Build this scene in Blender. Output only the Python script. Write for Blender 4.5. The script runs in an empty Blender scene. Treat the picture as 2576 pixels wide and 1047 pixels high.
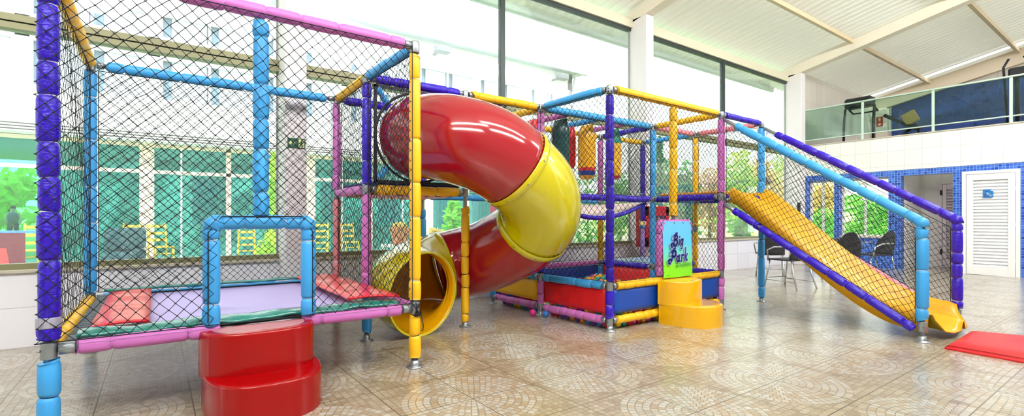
import bpy, math, random
from mathutils import Vector, Matrix
random.seed(7)
C = bpy.context.scene.collection
PI = math.pi

# ------------------------------------------------------------------ materials
def lin(h):
    h = h.lstrip('#'); o = []
    for i in (0, 2, 4):
        c = int(h[i:i+2], 16) / 255
        o.append(c / 12.92 if c <= .04045 else ((c + .055) / 1.055) ** 2.4)
    return (o[0], o[1], o[2], 1)
MATS = {}
class NT:
    """small node-tree helper"""
    def __init__(s, name):
        s.m = bpy.data.materials.new(name); s.m.use_nodes = True
        s.t = s.m.node_tree; s.n = s.t.nodes; s.l = s.t.links
        s.b = s.n['Principled BSDF']; s.out = s.n['Material Output']
    def new(s, typ, **k):
        x = s.n.new(typ)
        for a, v in k.items(): setattr(x, a, v)
        return x
    def put(s, sock, v):
        if isinstance(v, bpy.types.NodeSocket): s.l.new(v, sock)
        else: sock.default_value = v
    def M(s, op, a, b=0.0, c=None):
        x = s.new('ShaderNodeMath', operation=op)
        s.put(x.inputs[0], a); s.put(x.inputs[1], b)
        if c is not None: s.put(x.inputs[2], c)
        return x.outputs[0]
    def xyz(s, kind='Object'):
        tc = s.new('ShaderNodeTexCoord'); sp = s.new('ShaderNodeSeparateXYZ')
        s.l.new(tc.outputs[kind], sp.inputs[0]); return sp.outputs
    def comb(s, a, b, c=0.0):
        x = s.new('ShaderNodeCombineXYZ')
        s.put(x.inputs[0], a); s.put(x.inputs[1], b); s.put(x.inputs[2], c); return x.outputs[0]
    def white(s, vec):
        x = s.new('ShaderNodeTexWhiteNoise', noise_dimensions='3D'); s.l.new(vec, x.inputs['Vector']); return x.outputs['Value']
    def noise(s, scale, detail=3, vec=None):
        x = s.new('ShaderNodeTexNoise'); x.inputs['Scale'].default_value = scale; x.inputs['Detail'].default_value = detail
        if vec is None:
            tc = s.new('ShaderNodeTexCoord'); vec = tc.outputs['Object']
        s.l.new(vec, x.inputs['Vector']); return x.outputs['Fac']
    def ramp(s, fac, stops, const=False):
        x = s.new('ShaderNodeValToRGB'); e = x.color_ramp.elements
        if const: x.color_ramp.interpolation = 'CONSTANT'
        while len(e) < len(stops): e.new(.5)
        for i, (p, c) in enumerate(stops): e[i].position = p; e[i].color = lin(c)
        s.l.new(fac, x.inputs['Fac']); return x.outputs['Color']
    def mix(s, fac, a, b):
        x = s.new('ShaderNodeMix', data_type='RGBA')
        s.put(x.inputs[0], fac); s.put(x.inputs[6], a); s.put(x.inputs[7], b); return x.outputs[2]
    def bump(s, h, strength=.3, dist=.01):
        x = s.new('ShaderNodeBump'); x.inputs['Strength'].default_value = strength; x.inputs['Distance'].default_value = dist
        s.put(x.inputs['Height'], h); s.l.new(x.outputs[0], s.b.inputs['Normal'])
def mat(name, col, rough=.5, metal=0.0, spec=.5, bump=None, coat=0.0, vary=0.0, sub=0.0, trans=None):
    """bump = (scale, strength); vary = how far the colour drifts with a soft noise"""
    if name in MATS: return MATS[name]
    t = NT(name); b = t.b
    c = lin(col)
    if vary:
        n = t.noise(6, 3)
        d = tuple(x * (1 - vary) for x in c[:3]) + (1,)
        t.l.new(t.mix(n, c, d), b.inputs['Base Color'])
    else: b.inputs['Base Color'].default_value = c
    b.inputs['Roughness'].default_value = rough; b.inputs['Metallic'].default_value = metal
    b.inputs['Specular IOR Level'].default_value = spec
    b.inputs['Coat Weight'].default_value = coat; b.inputs['Coat Roughness'].default_value = .08
    if bump:
        vec = None
        if len(bump) > 2:
            tc = t.new('ShaderNodeTexCoord'); mp = t.new('ShaderNodeMapping'); mp.inputs['Scale'].default_value = bump[2]
            t.l.new(tc.outputs['Object'], mp.inputs[0]); vec = mp.outputs[0]
        t.bump(t.noise(bump[0], 4, vec), bump[1], .01)
    MATS[name] = t.m; return t.m

FOAM = {}
def foamcol(k):
    tab = dict(purple=('#3310c4', .26, (38, .55, (1, 1, 2.2))), blue=('#3fa6ee', .42, (60, .12)), pink=('#d074c6', .42, (60, .12)),
               yellow=('#ffc418', .40, (60, .12)), coral=('#ec8f9c', .42, (60, .12)), orange=('#fbae28', .42, (60, .12)),
               lilac=('#b98ae0', .4, (60, .12)), white=('#f4dfee', .42, (60, .12)), red=('#d5192b', .4, (60, .12)), navy=('#1c2f8e', .4, (60, .12)))
    c, r, bp = tab[k]
    return mat('foam ' + k, c, r, bump=bp, vary=.12)
def tiecol(k):
    c = dict(purple='#5a46d0', blue='#7cc0f2', pink='#c777bd', yellow='#fdd36a', coral='#d87a88')
    return mat('tie ' + k, c.get(k, '#c9c9d2'), .45)
TIEW = mat('white cable tie', '#dcdce4', .45)
TIEB = mat('black cord', '#15161c', .7)
STEEL = mat('galvanised steel', '#a6adb3', .38, .75, bump=(30, .08), vary=.2)
NETM = mat('black knotted cord', '#10131c', .8)
WHITE = mat('white paint', '#f2f1ee', .5)
CREAM = mat('cream paint', '#efe7d8', .55, vary=.05)
OLIVE = mat('olive anodised aluminium', '#8b8a66', .4, .1)
DARKFR = mat('dark grey anodised aluminium', '#3c4646', .4, .3)
GRANITE = mat('granite', '#d5cdbb', .35, vary=.3, bump=(90, .05))
BLACKM = mat('black plastic', '#17191c', .45)
ALU = mat('brushed aluminium', '#c9ccd0', .32, .8)

def glassmat(name, tint, refl=1.0, rough=0.0, haze=0.0):
    if name in MATS: return MATS[name]
    t = NT(name); t.n.remove(t.b)
    tr = t.new('ShaderNodeBsdfTransparent'); tr.inputs[0].default_value = lin(tint)
    gl = t.new('ShaderNodeBsdfGlossy'); gl.inputs['Roughness'].default_value = rough
    if haze:
        tl = t.new('ShaderNodeBsdfTranslucent'); tl.inputs[0].default_value = (1, 1, 1, 1); m2 = t.new('ShaderNodeMixShader'); m2.inputs[0].default_value = haze
        t.l.new(tr.outputs[0], m2.inputs[1]); t.l.new(tl.outputs[0], m2.inputs[2]); tr = m2
    fr = t.new('ShaderNodeFresnel'); fr.inputs['IOR'].default_value = 1.45
    mx = t.new('ShaderNodeMixShader')
    t.l.new(t.M('MULTIPLY', fr.outputs[0], refl), mx.inputs[0]); t.l.new(tr.outputs[0], mx.inputs[1]); t.l.new(gl.outputs[0], mx.inputs[2])
    t.l.new(mx.outputs[0], t.out.inputs[0]); MATS[name] = t.m; return t.m
GLASS = glassmat('veiled window glass', '#fbfffd', .5, haze=.055)  # white translucent share imitates the glare veil over the bright outside
GREENGLASS = glassmat('green tinted balustrade glass', '#dff3ea', 1.0)
TEALGLASS = glassmat('teal tinted facade glass', '#a3dfe0', .9)

def floor_mat():
    t = NT('mosaic floor tile'); x, y, z = t.xyz()
    p = .9305
    def wrap(c, o):
        a = t.M('DIVIDE', t.M('ADD', c, -o + p / 2), p)
        i = t.M('FLOOR', a); f = t.M('SUBTRACT', a, i)
        return t.M('MULTIPLY', t.M('SUBTRACT', f, .5), p), i
    lx, ix = wrap(x, 0.0); ly, iy = wrap(y, -.80)
    r = t.M('SQRT', t.M('ADD', t.M('MULTIPLY', lx, lx), t.M('MULTIPLY', ly, ly)))
    w = .0432
    q = t.M('DIVIDE', r, w); k = t.M('FLOOR', q); fr = t.M('SUBTRACT', q, k)
    ang = t.M('ADD', t.M('DIVIDE', t.M('ARCTAN2', ly, lx), 2 * PI), .5)
    n = t.M('MULTIPLY', t.M('ADD', t.M('MULTIPLY', k, 1.5), 2.0), 4.0)
    aq = t.M('MULTIPLY', ang, n); ka = t.M('FLOOR', aq); fa = t.M('SUBTRACT', aq, ka)
    # distance to the stone edge in metres, inside the fan and outside it
    def edge(f, size): return t.M('MULTIPLY', t.M('MINIMUM', f, t.M('SUBTRACT', 1.0, f)), size)
    arc = t.M('DIVIDE', t.M('MULTIPLY', r, 2 * PI), n)
    e1 = t.M('MINIMUM', edge(fr, w), edge(fa, arc))
    g = p / 22
    gx = t.M('DIVIDE', lx, g); gy = t.M('DIVIDE', ly, g)
    kx = t.M('FLOOR', gx); ky = t.M('FLOOR', gy)
    e2 = t.M('MINIMUM', edge(t.M('SUBTRACT', gx, kx), g), edge(t.M('SUBTRACT', gy, ky), g))
    fan = t.M('LESS_THAN', r, w * 10)
    e = t.M('ADD', t.M('MULTIPLY', fan, e1), t.M('MULTIPLY', t.M('SUBTRACT', 1.0, fan), e2))
    stone = t.M('SMOOTHSTEP', e, .0012, .0032) if False else t.M('MINIMUM', t.M('MAXIMUM', t.M('DIVIDE', t.M('SUBTRACT', e, .0012), .0022), 0.0), 1.0)
    # joints between the square tiles
    def joint(l):
        a = t.M('ABSOLUTE', l); return t.M('MINIMUM', a, t.M('SUBTRACT', p / 2, a))
    j = t.M('LESS_THAN', t.M('MINIMUM', joint(lx), joint(ly)), .0036)
    id1 = t.comb(t.M('ADD', k, t.M('MULTIPLY', ix, 17.0)), t.M('ADD', ka, t.M('MULTIPLY', iy, 131.0)), 3.0)
    id2 = t.comb(t.M('ADD', kx, t.M('MULTIPLY', ix, 40.0)), t.M('ADD', ky, t.M('MULTIPLY', iy, 40.0)), 9.0)
    w1, w2 = t.white(id1), t.white(id2)
    c1 = t.ramp(w1, [(0, '#b5ae9e'), (.45, '#c2bbab'), (.62, '#b8a78b'), (.78, '#ad9676'), (.9, '#a99b82'), (1, '#cac6ba')])
    c2 = t.ramp(w2, [(0, '#958468'), (.35, '#ab9a7c'), (.6, '#b8ac92'), (.8, '#9e876b'), (1, '#b5a78c')])
    col = t.mix(fan, c2, c1)
    col = t.mix(stone, lin('#9c937f'), col)
    col = t.mix(j, col, lin('#5f5747'))
    t.l.new(col, t.b.inputs['Base Color'])
    nz = t.noise(2.2, 2)
    t.l.new(t.M('ADD', t.M('MULTIPLY', nz, .14), .24), t.b.inputs['Roughness'])
    t.b.inputs['Specular IOR Level'].default_value = .8; t.b.inputs['Coat Weight'].default_value = .8; t.b.inputs['Coat Roughness'].default_value = .2
    t.bump(t.M('MULTIPLY', stone, t.M('SUBTRACT', 1.0, j)), .9, .004)
    return t.m
def grid_mat(name, ax, ay, w, h, stops, grout, gw=.004, rough=.25, ox=0.0, oy=0.0, const=False, bump=.3, spec=.5):
    """square glazed tiles; ax, ay: which world axes run across and up the wall"""
    t = NT(name); s = t.xyz()
    def cell(c, o, d):
        a = t.M('DIVIDE', t.M('ADD', c, o), d); i = t.M('FLOOR', a); f = t.M('SUBTRACT', a, i)
        return i, t.M('MULTIPLY', t.M('MINIMUM', f, t.M('SUBTRACT', 1.0, f)), d)
    i, e1 = cell(s[ax], ox, w); j, e2 = cell(s[ay], oy, h)
    e = t.M('GREATER_THAN', t.M('MINIMUM', e1, e2), gw / 2)
    c = t.ramp(t.white(t.comb(i, j, 1.0)), stops, const)
    t.l.new(t.mix(e, lin(grout), c), t.b.inputs['Base Color'])
    t.b.inputs['Roughness'].default_value = rough; t.b.inputs['Specular IOR Level'].default_value = spec
    t.bump(e, bump, .002); return t.m
BLUES = [(0, '#1d3f9e'), (.12, '#2b55c4'), (.3, '#3a68d6'), (.55, '#4878dc'), (.75, '#3560cc'), (.92, '#2a50b8'), (1, '#1a3a94')]
M_FLOOR = floor_mat()
M_BLUE = grid_mat('blue glass mosaic', 1, 2, .052, .052, BLUES, '#86b4f2', .006, .2)
M_BLUEX = grid_mat('blue glass mosaic reveal', 0, 2, .052, .052, BLUES, '#86b4f2', .006, .2)
M_GYMBLUE = grid_mat('dark blue gym mosaic', 1, 2, .085, .085, [(0, '#16295e'), (.1, '#1f3a7c'), (.5, '#284688'), (.9, '#223e80'), (1, '#0f1c48')], '#40598f', .006, .3)
M_WTILE = grid_mat('white glazed wall tile', 1, 2, .312, .337, [(0, '#f1f1ec'), (1, '#f6f6f2')], '#c9cac6', .006, .22, ox=.02, oy=.74)
M_LTILE = grid_mat('pale wall tile under the windows', 0, 2, .45, .345, [(0, '#eeedf6'), (1, '#f4f3fa')], '#c9c8d2', .006, .2, ox=.12)
M_GTILE = grid_mat('beige gym wall tile', 0, 2, .32, .6, [(0, '#d9d2c6'), (1, '#e0dace')], '#b4aca0', .006, .4)
M_GTILE2 = grid_mat('beige gym back wall tile', 1, 2, .32, .6, [(0, '#d9d2c6'), (1, '#e0dace')], '#b4aca0', .006, .4)

# ------------------------------------------------------------------ mesh builder
class MB:
    def __init__(s): s.v = []; s.f = []; s.mi = []; s.sm = []
    def add(s, vs, fs, m=0, smooth=False):
        b = len(s.v); s.v += [tuple(p) for p in vs]
        for f in fs: s.f.append(tuple(b + i for i in f)); s.mi.append(m); s.sm.append(smooth)
        return s
    def box(s, a, b, m=0, mtx=None):
        x0, y0, z0 = a; x1, y1, z1 = b
        vs = [(x, y, z) for x in (x0, x1) for y in (y0, y1) for z in (z0, z1)]
        if mtx is not None: vs = [mtx @ Vector(p) for p in vs]
        return s.add(vs, [(0, 1, 3, 2), (4, 6, 7, 5), (0, 4, 5, 1), (2, 3, 7, 6), (0, 2, 6, 4), (1, 5, 7, 3)], m)
    def rbox(s, a, b, r=.01, m=0, mtx=None):
        """box with chamfered edges"""
        x0, y0, z0 = a; x1, y1, z1 = b
        vs = []; idx = {}
        for i, x in enumerate((x0, x1)):
            for j, y in enumerate((y0, y1)):
                for k, z in enumerate((z0, z1)):
                    sx, sy, sz = (1, -1)[i] * r, (1, -1)[j] * r, (1, -1)[k] * r
                    idx[i, j, k] = len(vs); vs += [(x, y + sy, z + sz), (x + sx, y, z + sz), (x + sx, y + sy, z)]
        g = lambda i, j, k, n: idx[i, j, k] + n
        fs = []
        for i in (0, 1): fs.append((g(i,0,0,0), g(i,1,0,0), g(i,1,1,0), g(i,0,1,0)))
        for j in (0, 1): fs.append((g(0,j,0,1), g(1,j,0,1), g(1,j,1,1), g(0,j,1,1)))
        for k in (0, 1): fs.append((g(0,0,k,2), g(1,0,k,2), g(1,1,k,2), g(0,1,k,2)))
        for i in (0, 1):
            for j in (0, 1): fs.append((g(i,j,0,0), g(i,j,0,1), g(i,j,1,1), g(i,j,1,0)))
            for k in (0, 1): fs.append((g(i,0,k,0), g(i,0,k,2), g(i,1,k,2), g(i,1,k,0)))
        for j in (0, 1):
            for k in (0, 1): fs.append((g(0,j,k,1), g(0,j,k,2), g(1,j,k,2), g(1,j,k,1)))
        for q in idx.values(): fs.append((q, q + 1, q + 2))
        if mtx is not None: vs = [mtx @ Vector(p) for p in vs]
        return s.add(vs, fs, m)
    def sweep(s, path, rad, sides=12, m=0, cap=True, smooth=True, sec=None, up=None):
        """tube along a path; rad a number or one per point; sec an optional list of (a,b) profile points; m a number or one per span"""
        P = [Vector(p) for p in path]; n = len(P)
        R = rad if isinstance(rad, (list, tuple)) else [rad] * n
        T = []
        for i in range(n):
            d = P[min(i + 1, n - 1)] - P[max(i - 1, 0)]; T.append(d.normalized() if d.length > 1e-9 else Vector((0, 0, 1)))
        a = Vector(up) if up else (Vector((0, 0, 1)) if abs(T[0].z) < .9 else Vector((1, 0, 0)))
        N = (a - T[0] * a.dot(T[0])).normalized(); vs = []
        k = len(sec) if sec else sides
        for i in range(n):
            N = N - T[i] * N.dot(T[i]); N.normalize(); B = T[i].cross(N)
            for j in range(k):
                if sec: x, y = sec[j][0] * R[i], sec[j][1] * R[i]
                else: x, y = R[i] * math.cos(2 * PI * j / k), R[i] * math.sin(2 * PI * j / k)
                vs.append(P[i] + N * x + B * y)
        b = len(s.v); s.v += [tuple(p) for p in vs]
        for i in range(n - 1):
            mm = m[i] if isinstance(m, (list, tuple)) else m
            for j in range(k):
                s.f.append((b + i*k + j, b + i*k + (j+1) % k, b + (i+1)*k + (j+1) % k, b + (i+1)*k + j)); s.mi.append(mm); s.sm.append(smooth)
        if cap:
            m0 = m[0] if isinstance(m, (list, tuple)) else m; m1 = m[-1] if isinstance(m, (list, tuple)) else m
            s.f.append(tuple(b + j for j in reversed(range(k)))); s.mi.append(m0); s.sm.append(False)
            s.f.append(tuple(b + (n-1)*k + j for j in range(k))); s.mi.append(m1); s.sm.append(False)
        return s
    def lathe(s, prof, at=(0, 0, 0), sides=20, m=0, smooth=True):
        """prof: (radius, z) pairs about a vertical axis"""
        vs = []
        for r, z in prof:
            for j in range(sides): vs.append((at[0] + r*math.cos(2*PI*j/sides), at[1] + r*math.sin(2*PI*j/sides), at[2] + z))
        fs = []
        for i in range(len(prof) - 1):
            for j in range(sides): fs.append((i*sides+j, i*sides+(j+1) % sides, (i+1)*sides+(j+1) % sides, (i+1)*sides+j))
        s.add(vs, fs, m, smooth)
        b = len(s.v) - len(vs)
        for k, rev in ((0, True), (len(prof) - 1, False)):
            if prof[k][0] > 1e-6:
                o = [b + k*sides + j for j in range(sides)]
                s.f.append(tuple(reversed(o)) if rev else tuple(o)); s.mi.append(m); s.sm.append(False)
        return s
    def sphere(s, c, r, m=0, nu=12, nv=8, sz=1.0):
        prof = [(max(r*math.sin(PI*i/nv), 1e-7), -r*sz*math.cos(PI*i/nv)) for i in range(nv + 1)]
        return s.lathe(prof, c, nu, m)
    def prism(s, poly, z0, z1, m=0, mtx=None, smooth=False):
        n = len(poly); vs = [(x, y, z0) for x, y in poly] + [(x, y, z1) for x, y in poly]
        if mtx is not None: vs = [mtx @ Vector(p) for p in vs]
        fs = [(i, (i+1) % n, n + (i+1) % n, n + i) for i in range(n)]
        s.add(vs, fs, m, smooth); b = len(s.v) - 2*n
        s.f.append(tuple(b + i for i in reversed(range(n)))); s.mi.append(m); s.sm.append(False)
        s.f.append(tuple(b + n + i for i in range(n))); s.mi.append(m); s.sm.append(False)
        return s
    def surf(s, fn, nu, nv, m=0, smooth=True, thick=0.0):
        """grid surface fn(a, b), a and b in 0..1"""
        vs = [fn(i / nu, j / nv) for i in range(nu + 1) for j in range(nv + 1)]
        fs = [(i*(nv+1)+j, (i+1)*(nv+1)+j, (i+1)*(nv+1)+j+1, i*(nv+1)+j+1) for i in range(nu) for j in range(nv)]
        return s.add(vs, fs, m, smooth)
    def build(s, name, mats, parent=None, loc=None):
        off = Vector(loc) if loc is not None else (rootloc(parent) if parent else Vector((0, 0, 0)))
        me = bpy.data.meshes.new(name)
        me.from_pydata([(x - off.x, y - off.y, z - off.z) for x, y, z in s.v], [], s.f)
        for mm in (mats if isinstance(mats, (list, tuple)) else [mats]): me.materials.append(mm)
        me.polygons.foreach_set('material_index', s.mi); me.polygons.foreach_set('use_smooth', s.sm); me.update()
        o = bpy.data.objects.new(name, me); C.objects.link(o)
        if parent: o.parent = parent
        elif loc is not None: o.location = loc
        return o
def rootloc(o):
    while o.parent: o = o.parent
    return o.location.copy()
def tag(o, label=None, cat=None, group=None, kind=None):
    if label: o['label'] = label
    if cat: o['category'] = cat
    if group: o['group'] = group
    if kind: o['kind'] = kind
    return o
def thing(name, loc, label, cat, group=None, rz=0.0):
    o = bpy.data.objects.new(name, None); C.objects.link(o); o.location = loc; o.rotation_euler = (0, 0, rz)
    o.empty_display_size = .1
    return tag(o, label, cat, group)
def struct(name, mb, mats, parent=None):
    o = mb.build(name, mats, parent)
    if not parent: o['kind'] = 'structure'
    return o
def copy_tree(o, parent=None):
    c = o.copy(); C.objects.link(c); c.parent = parent
    for ch in list(o.children): copy_tree(ch, c)
    return c
def bevel(o, w, seg=2):
    m = o.modifiers.new('bevel', 'BEVEL'); m.width = w; m.segments = seg; m.limit_method = 'ANGLE'; m.angle_limit = .6
    return o

# ------------------------------------------------------------------ camera
F, HY, YAW = 1236.0, 553.0, .6279
CAMP = Vector((-1.578, -3.384, 1.1))
cam = bpy.data.cameras.new('camera'); co = bpy.data.objects.new('camera', cam); C.objects.link(co)
cam.sensor_width = 36; cam.lens = 36 * F / 2576; cam.shift_y = (HY - 523.5) / 2576; cam.clip_start = .02; cam.clip_end = 400
fw = Vector((math.sin(YAW), math.cos(YAW), 0))
co.location = CAMP; co.rotation_euler = (PI / 2, 0, -math.atan2(fw.x, fw.y))
bpy.context.scene.camera = co
def at(px, py, u=None, v=None, z=None, d=None):
    """world point on the ray of a pixel, on one given plane"""
    X, Z = (px - 1288) / F, (HY - py) / F; c, s = math.cos(YAW), math.sin(YAW)
    a, b = X*c + s, -X*s + c
    t = (u - CAMP.x)/a if u is not None else (v - CAMP.y)/b if v is not None else (z - CAMP.z)/Z if z is not None else d
    return Vector((CAMP.x + a*t, CAMP.y + b*t, CAMP.z + Z*t))

# ------------------------------------------------------------------ play frame helpers
ZT, ZM, ZL = 2.393, 1.38, .442
ADJ = {(2,0): (.037,-.027), (4,0): (.014,-.01), (0,0): (-.011,.008), (4,-2): (-.028,.02), (0,1): (-.022,.016), (-2,2): (.0,-.01)}
def node(i, j):
    a = ADJ.get((i, j), (0, 0)); return Vector((i*1.0068 + a[0], j*.998 + a[1], 0))
def foam(mb, p0, p1, r=.043, seg=.2, m=0, mt=1, seed=None, tie=True):
    rnd = random.Random(seed if seed is not None else round(p0[0]*31 + p0[1]*17 + p0[2]*7 + p1[0]*3, 3))
    p0, p1 = Vector(p0), Vector(p1); L = (p1 - p0).length
    n = max(1, round(L / seg)); cuts = [0.0]
    for i in range(1, n): cuts.append(i / n + rnd.uniform(-.16, .16) / n)
    cuts.append(1.0)
    if n > 2: cuts[1] *= rnd.uniform(.4, .8); cuts[-2] = 1 - (1 - cuts[-2]) * rnd.uniform(.4, .8)
    path, rad = [], []; side = (p1 - p0).orthogonal().normalized(); T = (p1 - p0).normalized()
    for i in range(n):
        a, b = cuts[i], cuts[i + 1]; k = rnd.uniform(.96, 1.05); off = side * rnd.uniform(-.0025, .0025) + T.cross(side) * rnd.uniform(-.0025, .0025)
        l = (b - a) * L; e = min(.006 / l, .08); e2 = min(.022 / l, .2)
        for f, q in ((0, .68), (e, .88), (e2, 1.0), (.5, 1.025), (1 - e2, 1.0), (1 - e, .88)):
            if i == 0 and f == 0: q = 1.0
            path.append(p0.lerp(p1, a + (b - a) * f) + off * (0 if f == 0 else 1)); rad.append(r * q * k)
        if i and tie:
            c = p0.lerp(p1, a); w = .0035
            mb.sweep([c - T*w*1.3, c - T*w, c + T*w, c + T*w*1.3], [r*.70, r*.76, r*.76, r*.70], 14, mt, cap=False)
    path.append(p1); rad.append(r)
    mb.sweep(path, rad, 14, m)
    return mb
def rail(par, a, b, z0, z1, col, r=.041, seg=.2, trim=(.09, .09), tie=None, name='rail', collar=True):
    """foam sleeved steel rail between two posts with its socket collars"""
    p0, p1 = Vector((a.x, a.y, z0)), Vector((b.x, b.y, z1)); d = (p1 - p0).normalized()
    mb = MB()
    s0, s1 = p0 + d*.038, p1 - d*.038
    mb.sweep([s0, s1], .0205, 10, 2)
    if collar:
        mb.sweep([s0, p0 + d*.082, p0 + d*.084], [.030, .030, .0255], 12, 2); mb.sweep([p1 - d*.084, p1 - d*.082, s1], [.0255, .030, .030], 12, 2)
    foam(mb, p0 + d*trim[0], p1 - d*trim[1], r, seg)
    return mb.build(name, [foamcol(col), tie or tiecol(col), STEEL], par)
def post(par, n, secs, joints, top=ZT, base=True, r=.043, tie=None, bottom=.0):
    """secs: (z0, z1, colour) foam sleeves; joints: heights of the pipe couplings"""
    mb = MB().sweep([(n.x, n.y, bottom + .004), (n.x, n.y, top + .004)], .021, 12)
    p = mb.build('post', STEEL, par)
    for z0, z1, c, *o in secs:
        f = MB(); foam(f, (n.x, n.y, z0), (n.x, n.y, z1), r, o[0] if o else .2)
        f.build('foam_sleeve', [foamcol(c), (o[1] if len(o) > 1 else None) or tie or TIEW], p)
    for z in joints:
        f = MB().lathe([(.022, -.045), (.033, -.045), (.034, -.041), (.034, .041), (.033, .045), (.022, .045)] if z < top - .1 else [(.022, -.05), (.033, -.05), (.034, -.046), (.034, .024), (.030, .034), (.001, .036)], (n.x, n.y, z), 16)
        f.sweep([(n.x - .03, n.y - .018, z), (n.x - .041, n.y - .025, z)], .006, 8)
        f.build('coupling', STEEL, p)
    if base:
        f = MB().lathe([(.06, 0), (.06, .008), (.034, .012), (.031, .02), (.030, .055), (.022, .055)], (n.x, n.y, 0), 20)
        f.build('base_flange', STEEL, p)
    return p
def net(par, P, W, H, cell=.072, r=.0023, holes=(), amp=.010, bulge=.0, bn=(0, 0, 0), seed=1, lace=True, keep=None, name='net', knots=True, edges=((0, 1), (1, 2), (2, 3), (3, 0))):
    """knotted diamond net on a bilinear patch P[0..3] = lower left, lower right, upper right, upper left"""
    rnd = random.Random(seed); P = [Vector(p) for p in P]; mb = MB(); h = cell / 2
    bn = Vector(bn); ph = [rnd.uniform(0, 6) for _ in range(6)]
    nrm = (P[1] - P[0]).cross(P[3] - P[0]).normalized()
    def pos(x, y):
        s, t = min(max(x / W, 0), 1), min(max(y / H, 0), 1)
        inn = min(1.0, 6 * min(s, 1 - s, t, 1 - t) + .15)
        q = P[0]*(1-s)*(1-t) + P[1]*s*(1-t) + P[2]*s*t + P[3]*(1-s)*t
        ex = (P[1] - P[0]).normalized(); ey = (P[3] - P[0]).normalized()
        dx = amp * inn * (math.sin(x*5.1 + y*3 + ph[0]) + .6*math.sin(y*11 + ph[1])); dy = amp * inn * (math.sin(y*4.3 - x*2.7 + ph[2]) + .6*math.sin(x*12 + ph[3]))
        dn = amp * inn * 1.2 * math.sin(x*3.3 + y*4.1 + ph[4])
        return q + ex*dx + ey*dy + nrm*dn + bn*(bulge * math.sin(PI*s) * math.sin(PI*t))
    cache = {}
    def knot(i, j):
        if (i, j) not in cache:
            x, y = i*h, j*h
            cache[i, j] = pos(x, y) + Vector((rnd.uniform(-1, 1), rnd.uniform(-1, 1), rnd.uniform(-1, 1))) * .004
        return cache[i, j]
    def ok(x, y):
        if x < 0 or y < 0 or x > W or y > H: return False
        for a, b, c, d in holes:
            if a < x < c and b < y < d: return False
        return keep is None or keep(x, y)
    def seg(a, b):
        d = (b - a)
        if d.length < 1e-5: return
        d.normalize(); n = d.cross(nrm); n = n.normalized() if n.length > 1e-6 else d.orthogonal().normalized(); m = d.cross(n)
        vs = []
        for p in (a, b):
            for k in range(3):
                an = 2*PI*k/3; vs.append(p + n*(r*math.cos(an)) + m*(r*math.sin(an)))
        mb.add(vs, [(0, 1, 4, 3), (1, 2, 5, 4), (2, 0, 3, 5)], 0, True)
    ni, nj = int(W / h) + 1, int(H / h) + 1
    for i in range(ni + 1):
        for j in range(nj):
            if (i + j) % 2: continue
            if knots and ok(i*h, j*h):
                c_ = knot(i, j); e_ = (P[1] - P[0]).normalized(); g_ = (P[3] - P[0]).normalized()
                mb.add([c_ - e_*.007, c_ + e_*.007, c_ - g_*.004, c_ + g_*.004, c_ - nrm*.004, c_ + nrm*.004], [(0, 2, 5), (2, 1, 5), (1, 3, 5), (3, 0, 5), (2, 0, 4), (1, 2, 4), (3, 1, 4), (0, 3, 4)], 0, True)
            for di in (1, -1):
                x, y = (i + di/2) * h, (j + .5) * h
                if ok(x, y) and 0 <= i + di <= ni: seg(knot(i, j), knot(i + di, j + 1))
    if lace:
        for a, b in edges:
            n = 10; pts = [P[a].lerp(P[b], k / n) for k in range(n + 1)]
            mb.sweep(pts, .0032, 5, cap=False)
    return mb.build(name, NETM, par)
def quad(a, b, z0, z1, inset=.05, out=0.0, ia=None):
    d = (b - a).normalized(); n_ = Vector((d.y, -d.x, 0)) * out; a2, b2 = a + d*(inset if ia is None else ia) + n_, b - d*inset + n_
    return [(a2.x, a2.y, z0), (b2.x, b2.y, z0), (b2.x, b2.y, z1), (a2.x, a2.y, z1)], (b2 - a2).length, z1 - z0

# ------------------------------------------------------------------ lights, world, view
w = bpy.data.worlds.new('World'); bpy.context.scene.world = w; w.use_nodes = True
bg = w.node_tree.nodes['Background']
bg.inputs[0].default_value = (.97, .985, 1, 1); bg.inputs[1].default_value = 2.8      # bright overcast sky
sl = bpy.data.lights.new('sun', 'SUN'); so = bpy.data.objects.new('sun', sl); C.objects.link(so)
sl.energy = 2.6; sl.angle = .02; sl.color = (1, .97, .9)
so.rotation_euler = Vector((-.45, -.62, .85)).to_track_quat('Z', 'Y').to_euler(); so.location = (-6, -8, 14)
def area(name, loc, size, power, aim, col=(1, 1, 1)):
    l = bpy.data.lights.new(name, 'AREA'); l.shape = 'RECTANGLE'; l.size, l.size_y = size; l.energy = power; l.color = col
    o = bpy.data.objects.new(name, l); C.objects.link(o); o.location = loc
    o.rotation_euler = (Vector(aim) - Vector(loc)).to_track_quat('-Z', 'Y').to_euler(); return o
for lx, ly, lw in ((-4.5, -4.5, 250), (2.0, -5.0, 230), (2.0, -3.0, 90), (-2.6, -2.6, 110), (8.0, -4.0, 320)): area('fill_strip', (lx, ly, 5.6), (5, .35), lw, (lx + 1.2, ly + 4.5, 0), (1, .98, .95))  # added fill strips, out of view, to brighten the hall and streak the plastic
sc = bpy.context.scene
sc.view_settings.view_transform = 'Standard'; sc.view_settings.look = 'None'; sc.view_settings.exposure = .12
sc.cycles.use_denoising = True
sc.cycles.max_bounces = 4; sc.cycles.diffuse_bounces = 3; sc.cycles.glossy_bounces = 2; sc.cycles.transmission_bounces = 2; sc.cycles.transparent_max_bounces = 10
sc.cycles.use_adaptive_sampling = True; sc.cycles.adaptive_threshold = .15; sc.cycles.adaptive_min_samples = 12
sc.cycles.sample_clamp_indirect = 6
# ================================================================== THE SETTING
WV, WU = 2.5, 11.75          # window wall and door wall
struct('floor', MB().box((-14, -12, -.1), (17, WV + .2, 0)), M_FLOOR)
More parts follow.
